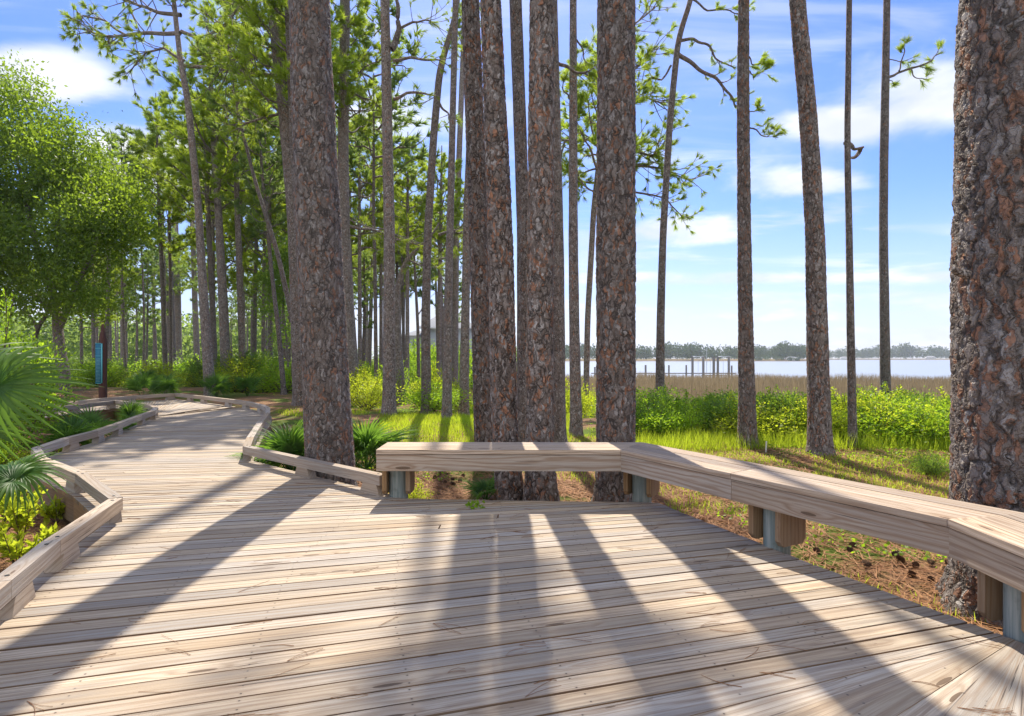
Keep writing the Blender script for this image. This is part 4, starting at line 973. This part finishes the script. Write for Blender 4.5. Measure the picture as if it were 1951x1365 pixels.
place_leaf(big, -80, 715, 3.9, .8, (.8, .3, .3), (0, -1, .45), 3)
place_leaf(big, -30, 815, 3.6, .6, (.85, -.1, -.3), (.2, -1, .6), 0)
low = thing('fan_palm', 'low dark fan palm below the bent curb rail, at the left edge', 'fan palm', (-4.35, 4.75, -.32))
place_leaf(low, 42, 905, 4.6, .66, (.35, -.7, -.35), (.3, -.45, .85), 1); place_leaf(low, 26, 918, 4.5, .62, (-.8, -.5, 0), (.1, -.5, .85), 0)
place_leaf(low, 40, 898, 4.9, .55, (.9, .3, .35), (-.2, -.6, .8), 2); place_leaf(low, 30, 900, 5.0, .5, (.2, .9, .4), (0, -.6, .8), 0)
fan_palm('dark fan palm thicket just outside the long left curb rail', -6.8, 9.3, 11, .68, .42, 5, (.25, 1.15))
fan_palm('fan palm behind the big glossy bush, left of the walkway', -7.15, 10.3, 9, .66, .5, 6, (.2, 1.0))
fan_palm('small fan palm inside the loop of the far curb rail', -8.15, 12.9, 6, .62, .4, 7, (.1, .8))
fan_palm('tiny pale fan palm beside the curb rail loop', -7.55, 12.1, 5, .45, .3, 8, (.1, .8))
fan_palm('fan palm clump left of the widest trunk', -2.9, 7.9, 13, .74, .42, 9, (.2, 1.2))
fan_palm('second fan palm against the left side of the widest trunk', -2.8, 8.8, 9, .7, .5, 10, (.2, 1.0))
fan_palm('fan palm clump right of the widest trunk, behind the rail', -2.0, 8.3, 14, .80, .42, 11, (.2, 1.2))
fan_palm('small fan palm seen under the left part of the bench', -.28, 6.55, 6, .36, .18, 12, (.2, 1.1))
for k in range(9):
    px = rnd.uniform(370, 560) if k < 6 else rnd.uniform(250, 330); Y_ = rnd.uniform(22, 33); X_ = (px - CX) / F * Y_
    fan_palm('fan palm growing at the foot of the left wood', X_, Y_, 8, 1.0, .6, 60 + k, (.2, 1.0), group='fan palms at the foot of the left wood')

# ------------------------------------------------------------------ low plants at the near left
def sprig_plant(label, px, py, hgt, n, seed, L=.07, z=None):
    rs = np.random.default_rng(seed); x, y, zb = base_of(px, py); t = thing('seedling_shrub', label, 'young shrub', (x, y, zb))
    sm_ = MB(); fm = MB(); C = []; D = []
    for k in range(n):
        az = rs.uniform(0, 6.28); l = hgt * rs.uniform(.6, 1.1); tl = rs.uniform(.1, .75); s = np.linspace(0, 1, 5)
        P = np.array([x, y, zb]) + np.c_[math.cos(az) * math.sin(tl) * l * s, math.sin(az) * math.sin(tl) * l * s, math.cos(tl) * l * s]
        tube(sm_, P, np.linspace(.006, .003, 5), 4)
        for q in range(26):
            f = rs.uniform(.35, 1); c = np.array([np.interp(f, s, P[:, m]) for m in range(3)]); d = rs.normal(size=3) * .8 + np.array([0, 0, .5]) + (P[-1] - P[0]) / l * .6
            C.append(c); D.append(d)
    leaves(fm, np.array(C), np.array(D), L, .42)
    part('stem', sm_, M['stem'], t); part('foliage', fm, M['shrub_yel'], t)
sprig_plant('yellow green young shrub with upright leafy tips beside the left curb rail', 42, 1035, .42, 11, 1)
sprig_plant('bright young shrub touching the left picture edge beside the rail', -12, 1040, .48, 11, 2)
sprig_plant('lowest young shrub against the near left curb rail', 88, 1062, .26, 8, 3)
sprig_plant('leafy young shrub at the left picture edge below the fan palm', 8, 1000, .40, 12, 5)
sprig_plant('low bright shrub in the corner between near curb rail and picture edge', 30, 1085, .34, 11, 6)
sprig_plant('small yellow shrub against the outside of the bent curb rail', 108, 1000, .24, 8, 7)
sprig_plant('sunlit low weed patch on orange straw left of the bent curb rail', 20, 925, .22, 9, 8)
sprig_plant('small sprouting shrub outside the left rail, under the tall bush', 118, 885, .34, 7, 4)
x, y, z = base_of(78, 1052); t = thing('pipe_stub', 'short white plastic pipe stub rising from the straw at left', 'pipe', (x, y, z))
m_ = MB(); tube(m_, [(x, y, z - .1), (x, y, z + .10)], .026, 18); part('pipe_wall', m_, M['pipe'], t, smooth=True)
m_ = MB(); tube(m_, [(x, y, z + .095), (x, y, z + .09)], [.0262, .020], 18); tube(m_, [(x, y, z + .1), (x, y, z + .0)], .021, 18); part('pipe_lip', m_, M['pipe'], t)
x, y, z = base_of(1459, 862); m_ = MB(); tube(m_, [(x, y, z - .05), (x + .01, y, z + .18)], .014, 8, True)
tag(part('survey_stake', m_, M['pipe']), 'small white stake in the grass behind the bench', 'stake')

# ------------------------------------------------------------------ sign
sx, sy, _ = at(196, 700, 20.0); sz_ = float(ground_z(sx, sy))
sg = thing('trail_sign', 'brown pointed sign post carrying a tall narrow blue panel', 'sign', (sx, sy, sz_))
m_ = MB(); hw = .085; zt = at(196, 618, 20)[2]; zs = at(196, 655, 20)[2] + .1
V = [(sx + a_ * hw, sy + b_ * hw, z_) for z_ in (sz_ - .1, zs) for a_, b_ in ((-1, -1), (1, -1), (1, 1), (-1, 1))] + [(sx + a_ * .02, sy + b_ * .02, zt) for a_, b_ in ((-1, -1), (1, -1), (1, 1), (-1, 1))]
fc = [[i + 4 * l, (i + 1) % 4 + 4 * l, (i + 1) % 4 + 4 * l + 4, i + 4 * l + 4] for l in (0, 1) for i in range(4)] + [[8, 9, 10, 11]]
m_.add(V, fc); part('sign_post', m_, M['signpost'], sg)
z0p, z1p = at(193, 730, 20)[2], at(193, 655, 20)[2]; xp0, xp1 = at(187, 700, 20)[0], at(199.5, 700, 20)[0]
def slab(mb__, x0, x1, y0, y1, z0, z1):
    V = [(x, y, z) for z in (z0, z1) for x, y in ((x0, y0), (x1, y0), (x1, y1), (x0, y1))]
    mb__.add(V, [[0, 1, 5, 4], [1, 2, 6, 5], [2, 3, 7, 6], [3, 0, 4, 7], [4, 5, 6, 7], [3, 2, 1, 0]])
m_ = MB(); yp = sy - hw - .02; slab(m_, xp0, xp1 - .03, yp - .03, yp, z0p, z1p); pn = part('sign_panel', m_, M['teal'], sg)
m_ = MB(); slab(m_, xp1 - .028, xp1, yp - .034, yp, z0p, z1p)
for zz_ in (z0p - .012, z1p, z0p + (z1p - z0p) * .87, z0p + (z1p - z0p) * .68): slab(m_, xp0, xp1 - .03, yp - .036, yp - .028, zz_, zz_ + .014)
part('sign_frame', m_, M['teal_edge'], sg)
m_ = MB(); rows = 17
for k in range(rows):
    zz_ = z0p + .05 + (z1p - z0p) * .60 * k / rows; x_ = xp0 + .02
    while x_ < xp1 - .06:
        wl = rnd.uniform(.004, .009); slab(m_, x_, x_ + wl, yp - .0335, yp - .0305, zz_, zz_ + .013); x_ += wl + rnd.uniform(.003, .008)
part('lettering', m_, M['letter'], sg)

# ------------------------------------------------------------------ house beyond the wood
hx, hy = at(822, 640, 92)[:2]; hz = -1.8
hs_ = thing('house', 'pale grey raised house with grey hip roof far behind the slender pines', 'house', (hx, hy, hz))
def zpx(py, Yd=92): return H - (py - HOR) / F * Yd
def xpx(px, Yd=92): return (px - CX) / F * Yd
m_ = MB(); slab(m_, xpx(812), xpx(901), hy, hy + 9, zpx(700), zpx(625)); slab(m_, xpx(766), xpx(812), hy + 1, hy + 7, zpx(700), zpx(640)); part('wall', m_, M['siding'], hs_)
m_ = MB()
def hip(mb__, x0, x1, y0, y1, z0, z1, rl):
    V = [(x0, y0, z0), (x1, y0, z0), (x1, y1, z0), (x0, y1, z0), (x0 + rl, (y0 + y1) / 2, z1), (x1 - rl, (y0 + y1) / 2, z1)]
    mb__.add(V, [[0, 1, 5, 4], [2, 3, 4, 5]]); mb__.add(V, [[1, 2, 5], [3, 0, 4]]); mb__.add(V, [[3, 2, 1, 0]])
hip(m_, xpx(797), xpx(906), hy - .6, hy + 9.6, zpx(624.5), zpx(595), 2.6); hip(m_, xpx(763), xpx(811), hy + .4, hy + 7.6, zpx(639.5), zpx(628), 1.5); part('roof', m_, M['roof'], hs_)
m_ = MB(); slab(m_, xpx(797), xpx(906), hy - .66, hy - .61, zpx(627), zpx(624)); part('fascia', m_, M['trim'], hs_)
for a_, b_ in ((832, 840), (858, 866), (884, 892)):
    m_ = MB(); slab(m_, xpx(a_), xpx(b_), hy - .08, hy - .03, zpx(645), zpx(630)); wn = part('window', m_, M['trim'], hs_)
    m_ = MB(); slab(m_, xpx(a_ + 1), xpx(b_ - 1), hy - .11, hy - .085, zpx(644), zpx(631)); part('pane', m_, M['glass'], wn)

# ------------------------------------------------------------------ dock
YD = 100.0; WZ = -2.0; dkx, dkz = (1300 - CX) / F * YD, None
dock = thing('dock', 'grey timber dock with paired pilings out in the bay', 'dock', (dkx, YD, WZ))
dz_ = H - (711 - HOR) / F * YD
m_ = MB(); slab(m_, (1128 - CX) / F * YD, (1402 - CX) / F * YD, YD, YD + 1.5, dz_ - .14, dz_); part('walkway', m_, M['dock'], dock)
m_ = MB(); slab(m_, (1336 - CX) / F * YD, (1374 - CX) / F * YD, YD - 2.0, YD - .01, dz_ - .45, dz_ - .33); part('lower_landing', m_, M['dock'], dock)
for px, top in ((1136, 700), (1140, 700), (1230, 696), (1234, 696), (1270, 696), (1274, 696), (1307, 701), (1313, 696), (1401, 697), (1181, 698), (1409, 699)):
    m_ = MB(); x_ = (px - CX) / F * YD; dy = rnd.choice([-.15, 1.65]); tube(m_, [(x_, YD + dy, WZ - .5), (x_, YD + dy, H - (top - HOR) / F * YD)], .14, 8, True); part('piling', m_, M['dock'], dock)
lift = thing('boat_lift', 'tall four post boat lift with pale beams beside the dock', 'boat lift', ((1348 - CX) / F * YD, YD - 2, WZ))
for px, top, dy in ((1317, 679, -.4), (1328, 680, -3.0), (1365, 679, -.4), (1375, 680, -3.0)):
    m_ = MB(); x_ = (px - CX) / F * YD; tube(m_, [(x_, YD + dy - .3, WZ - .5), (x_, YD + dy - .3, H - (top - HOR) / F * YD)], .2, 8, True); part('piling', m_, M['dock'], lift)
for a_, b_ in ((1317, 1328), (1365, 1376)):
    m_ = MB(); slab(m_, (a_ - CX) / F * YD, (b_ + 1 - CX) / F * YD, YD - 3.3, YD - .7, H - (681 - HOR) / F * YD, H - (679 - HOR) / F * YD); part('lift_beam', m_, M['metal'], lift)
m_ = MB()
for px in (1323, 1333, 1346, 1370):
    x_ = (px - CX) / F * YD; tube(m_, [(x_, YD - 2, dz_ - .4), (x_, YD - 2, H - (682 - HOR) / F * YD)], .025, 5)
part('cable', m_, M['metal'], lift)
m_ = MB(); x_ = (1358 - CX) / F * YD; tube(m_, [(x_, YD - .5, WZ - .5), (x_, YD - .5, H - (680 - HOR) / F * YD)], .22, 8, True)
tag(part('mooring_pile', m_, M['dock']), 'thick weathered mooring pile between the lift posts', 'piling')
pm = thing('lamp_mast', 'thin pale mast rising from the dock beside the boat lift', 'mast', ((1350 - CX) / F * YD, YD + 1, dz_))
m_ = MB(); x_ = (1350 - CX) / F * YD; tube(m_, [(x_, YD + 1, dz_), (x_, YD + 1, H - (664 - HOR) / F * YD)], .04, 6, True); part('mast_pole', m_, M['metal'], pm)
m_ = MB(); slab(m_, x_ - .25, x_ + .25, YD + .95, YD + 1.05, H - (668 - HOR) / F * YD, H - (667 - HOR) / F * YD); part('mast_arm', m_, M['metal'], pm)

# ------------------------------------------------------------------ far shore woods
fm = MB(); C = []; D = []; Ls = []
def far_trees(p0, p1, Yf, n, ht, sp):
    for k in range(n):
        px = R.uniform(p0, p1); Y_ = Yf + R.uniform(0, sp); X_ = (px - CX) / F * Y_; hh = ht * R.uniform(.55, 1.05) * (1 + .12 * math.sin(px * .03) + .08 * math.sin(px * .11)); cw = hh * R.uniform(.16, .28)
        m = 46; u = rand_unit(m) * (R.uniform(.2, 1, m) ** .4)[:, None]; top = R.uniform(.5, .95)
        c = np.c_[X_ + u[:, 0] * cw, Y_ + u[:, 1] * cw, -1.0 + hh * .55 + u[:, 2] * hh * .45]
        leaves(fm, c, rand_unit(m) + np.array([0, 0, .2]), hh * .13, .6)
far_trees(1075, 1535, 625, 700, 17.0, 90); far_trees(1395, 2080, 1100, 950, 25, 150); far_trees(960, 1100, 560, 80, 14, 80)
far_trees(2080, 2900, 1000, 200, 22, 150)
tag(part('far_woods', fm, M['far_leaf']), 'low wooded far shore across the bay', 'woods', kind='stuff')
fm = MB()
def wood_edge(p0, p1, Y0, Y1, n, ht):
    for k in range(n):
        px = R.uniform(p0, p1); Yf = R.uniform(Y0, Y1); X_ = (px - CX) / F * Yf; hh = ht * R.uniform(.5, 1.15); m = 200
        u = rand_unit(m) * (R.uniform(.2, 1, m) ** .4)[:, None]; c = np.c_[X_ + u[:, 0] * hh * .3, Yf + u[:, 1] * hh * .3, -1.9 + hh * (.5 + .5 * u[:, 2])]
        leaves(fm, c, rand_unit(m), hh * .075, .6)
wood_edge(-60, 640, 105, 150, 300, 12.5); wood_edge(600, 1060, 120, 150, 130, 5.5); wood_edge(-60, 640, 60, 100, 90, 4.0)
tag(part('wood_edge', fm, M['needle_far']), 'hazy green edge of the far wood beyond the marsh inlet', 'woods', kind='stuff')
fm = MB()
def far_trees2(p0, p1, Yf, n, ht, sp):
    far_trees(p0, p1, Yf, n, ht, sp)
# bushes on the spit
for k, (px, s_) in enumerate(((1458, 3.2), (1484, 2.6), (1445, 2.0), (1507, 2.2), (1519, 1.6))):
    Y_ = 600; X_ = (px - CX) / F * Y_; t = thing('spit_bush', 'tiny round bush on the low spit across the bay', 'bush', (X_, Y_, -1.9), 'bushes on the low spit')
    mm = MB(); u = rand_unit(120) * (R.uniform(.3, 1, 120) ** .5)[:, None]; leaves(mm, np.c_[X_ + u[:, 0] * s_ * 1.8, Y_ + u[:, 1] * s_, -1.4 + (u[:, 2] * .5 + .5) * s_ * 1.5], rand_unit(120), 1.2, .7); part('foliage', mm, M['far_leaf'], t)
m_ = MB(); sp_ = [( (px - CX) / F * 598, Y_, z_) for px, Y_, z_ in ((1425, 590, -2.1), (1532, 592, -2.1), (1530, 625, -2.0), (1425, 640, -2.0), (1425, 600, -1.2), (1500, 600, -1.3), (1500, 628, -1.2), (1425, 636, -1.2))]
m_.add(sp_, [[0, 1, 5, 4], [1, 2, 6, 5], [2, 3, 7, 6], [4, 5, 6, 7]]); tag(part('sand_spit', m_, M['ground'], smooth=True), 'low brown spit of land reaching into the bay', 'spit', kind='structure')
for k, (px, Y_, w_, h_, lab) in enumerate(((1496, 640, 9, 4, 'small white house on the left part of the far shore'), (1762, 1090, 16, 6, 'pale house on the right part of the far shore'), (1600, 1095, 12, 5, 'tiny pale house right of the leaning pine on the far shore'))):
    X_ = (px - CX) / F * Y_; t = thing('house', lab, 'house', (X_, Y_ - 14, -1.2)); m_ = MB(); slab(m_, X_ - w_ / 2, X_ + w_ / 2, Y_ - 18, Y_ - 10, -1.4, -1.2 + h_ * .6); part('wall', m_, M['trim'], t)
    m_ = MB(); hip(m_, X_ - w_ / 2 - .6, X_ + w_ / 2 + .6, Y_ - 18.8, Y_ - 9.2, -1.2 + h_ * .6 + .02, -1.2 + h_, w_ * .25); part('roof', m_, M['roof'], t)

# ------------------------------------------------------------------ marsh grass, lawn, litter
def blades(mb__, X, Y, hgt, wd, lean=.25):
    n = len(X); Z = ground_z(X, Y); az = R.uniform(0, 6.28, n); la = R.uniform(0, lean, n) * hgt; a2 = R.uniform(0, 6.28, n)
    ux, uy = np.cos(az) * wd / 2, np.sin(az) * wd / 2
    V = np.stack([np.c_[X - ux, Y - uy, Z - .02], np.c_[X + ux, Y + uy, Z - .02], np.c_[X + np.cos(a2) * la, Y + np.sin(a2) * la, Z + hgt]], 1).reshape(-1, 3)
    mb__.add(V, np.arange(3 * n).reshape(-1, 3), tone=R.uniform(0, 1, n))
n = 110000; Y_ = 22 + (80 - 22) * R.uniform(0, 1, n) ** .8; px = R.uniform(-150, 2150, n); X_ = (px - CX) / F * Y_
keep = (ground_z(X_, Y_) < -1.15) & (ground_z(X_, Y_) > -2.25); X_, Y_ = X_[keep], Y_[keep]
mb = MB(); blades(mb, X_, Y_, R.uniform(.85, 1.35, len(X_)) * (1 + .15 * np.sin(X_ * .5)), .012 + Y_ * .0007, .3)
tag(part('marsh_grass', mb, M['marsh']), 'brown rushes of the salt marsh before the bay', 'marsh grass', kind='stuff')
def pmask(X, Y, s=1.0): return np.sin(X * 1.1 * s + 1.3 * np.sin(Y * .8 * s)) + np.sin(Y * 1.4 * s + 2 + 1.1 * np.sin(X * .9 * s)) + .6 * np.sin(X * 3.7 * s + Y * 2.9 * s)
mb = MB()
n = 150000; Y_ = 3 + 16 * R.uniform(0, 1, n) ** .75; a_ = R.uniform(-.42, 1.0, n); X_ = a_ * Y_
lawn = ((a_ > -.22) & (a_ < .1) & (Y_ > 9.5) & (Y_ < 17)) | ((a_ > .1) & (Y_ > 6.0) & (Y_ < 12.5) & (pmask(X_, Y_, .8) > .15)) | ((a_ > .5) & (Y_ > 6.2) & (Y_ < 9.5))
keep = (lawn | (pmask(X_, Y_) > 1.25) & (R.uniform(0, 1, n) < .5)) & ~pt_in(poly, X_, Y_)
blades(mb, X_[keep], Y_[keep], R.uniform(.03, .10, keep.sum()) * np.where(a_[keep] < .1, 1.5, .85), .010 + .0006 * Y_[keep], .9)
n = 9000; Y_ = 10.2 + 1.6 * R.uniform(0, 1, n); px = R.uniform(1212, 1900, n); X_ = (px - CX) / F * Y_     # tall grass at the foot of the thicket
blades(mb, X_, Y_, R.uniform(.08, .34, n), .012, .8)
tag(part('grass', mb, M['grass']), 'short green grass growing between the pines', 'grass', kind='stuff')
mb = MB(); n = 30000; Y_ = 2.6 + 8 * R.uniform(0, 1, n); X_ = R.uniform(-8, 8, n)
keep = (pmask(X_ + 3, Y_ + 5, .9) > 1.05) & ~pt_in(poly, X_, Y_) & (np.abs(X_) < Y_ * .95)
X_, Y_ = X_[keep], Y_[keep]; C = np.c_[X_, Y_, ground_z(X_, Y_) + R.uniform(.01, .08, len(X_))]; leaves(mb, C, np.c_[R.normal(size=(len(X_), 2)), R.uniform(.1, .7, len(X_))], .036, .65)
tag(part('ground_cover', mb, M['shrub']), 'creeping yellow green ground cover beside the deck', 'ground cover', kind='stuff')
mb = MB(); n = 85000; Y_ = 2.6 + 9.5 * R.uniform(0, 1, n) ** .9; X_ = R.uniform(-1, 1, n) * Y_ * .95; keep = ~pt_in(poly, X_, Y_); X_, Y_ = X_[keep], Y_[keep]; n = len(X_)
az = R.uniform(0, 6.28, n); L_ = R.uniform(.08, .2, n); Zz = ground_z(X_, Y_) + .012; wd = .0022 + .0005 * Y_
d0, d1 = np.cos(az), np.sin(az)
V = np.stack([np.c_[X_ - d1 * wd, Y_ + d0 * wd, Zz], np.c_[X_ + d1 * wd, Y_ - d0 * wd, Zz + .004], np.c_[X_ + d0 * L_, Y_ + d1 * L_, Zz + R.uniform(0, .035, n)]], 1).reshape(-1, 3)
mb.add(V, np.arange(3 * n).reshape(-1, 3), tone=R.uniform(0, 1, n))
tag(part('pine_straw', mb, M['straw']), 'fallen pine straw covering the soil', 'pine straw', kind='stuff')
mb = MB()                                                  # needles dropped on the deck
for k in range(170):
    Y_ = rnd.uniform(2.1, 6.5); X_ = rnd.uniform(-.85, .85) * Y_
    if not pt_in(poly, np.array([X_]), np.array([Y_]))[0]: continue
    a0 = rnd.uniform(-.6, .9); L_ = rnd.uniform(.07, .2)
    for q in range(rnd.choice([1, 2, 2, 3])):
        a1 = a0 + rnd.uniform(-.3, .3); s = np.linspace(0, 1, 4); bend = rnd.uniform(-.02, .02)
        P = np.c_[X_ + math.cos(a1) * L_ * s - math.sin(a1) * bend * np.sin(s * 3.1), Y_ + math.sin(a1) * L_ * s + math.cos(a1) * bend * np.sin(s * 3.1), np.full(4, .0022)]
        tube(mb, P, .0008, 4)
for f_ in range(len(mb.f)): mb.tone[f_] = float(R.uniform(0, .5))
tag(part('fallen_needles', mb, M['straw']), 'loose brown pine needles scattered on the decking', 'pine needles', kind='stuff')
lf = thing('leaf_sprig', 'fresh green leaf sprig lying on the deck near the bench', 'leaf sprig', (*gp(905, 968), .002))
mb = MB(); c = np.array([*gp(905, 968), .02]); leaves(mb, c + R.normal(size=(34, 3)) * np.array([.035, .03, .012]), rand_unit(34) + np.array([0, 0, .5]), .045, .6); part('foliage', mb, M['shrub'], lf)
m_ = MB(); tube(m_, [tuple(c - (.05, 0, .015)), tuple(c + (.04, .01, 0))], .002, 4); part('stem', m_, M['stem'], lf)
# pine cones
mb = MB(); P_ = []
for k in range(70):
    f = k / 70; az = k * 2.4; rr_ = .024 * math.sin(math.pi * min(.97, f + .08)) ** .7; d = np.array([math.cos(az), math.sin(az), .35]); c = np.array([math.cos(az) * rr_, math.sin(az) * rr_, f * .075])
    s_ = np.array([-math.sin(az), math.cos(az), 0]) * .009
    mb.add([c * .4 + np.array([0, 0, c[2] * .6]) - s_ * .5, c * .4 + np.array([0, 0, c[2] * .6]) + s_ * .5, c + d * .008 + s_, c + d * .012, c + d * .008 - s_], [[0, 1, 2, 3, 4]])
cone_me = mb.mesh('pine_cone', M['cone'])
cpx = [(1700, 1064), (1722, 1078), (1745, 1080), (1742, 1098), (1780, 1078), (1806, 1078), (1830, 1085), (1768, 1110), (1622, 1045), (1560, 1056), (1615, 1052), (1660, 1082), (1790, 1118), (830, 912), (845, 922), (858, 926), (866, 916), (875, 920), (838, 905), (880, 908), (850, 908), (868, 928), (890, 922)]
for k, (px, py) in enumerate(cpx):
    x, y, z = base_of(px, py); o = link('pine_cone', cone_me); o.location = (x, y, z + .02); o.rotation_euler = (rnd.uniform(.9, 1.8), rnd.uniform(-.4, .4), rnd.uniform(0, 6)); s_ = rnd.uniform(.6, .9); o.scale = (s_, s_, s_)
    a_ = px > 1000; tag(o, 'dark pine cone on the straw below the right arm of the bench' if a_ else 'dark pine cone on the straw under the left end of the bench', 'pine cone', 'cones below the right arm of the bench' if a_ else 'cones under the left end of the bench')

# ------------------------------------------------------------------ haze
m, t, out = new_mat('haze'); pv = t.node('ShaderNodeVolumePrincipled'); pv.inputs['Color'].default_value = (.86, .92, 1, 1); pv.inputs['Density'].default_value = .00022; pv.inputs['Anisotropy'].default_value = .4
t.l.new(pv.outputs[0], out.inputs['Volume'])
m_ = MB(); slab(m_, -1700, 1700, -30, 2100, -6.5, 32); tag(part('haze', m_, m), 'thin pale air haze over the marsh and bay', 'haze', kind='stuff')
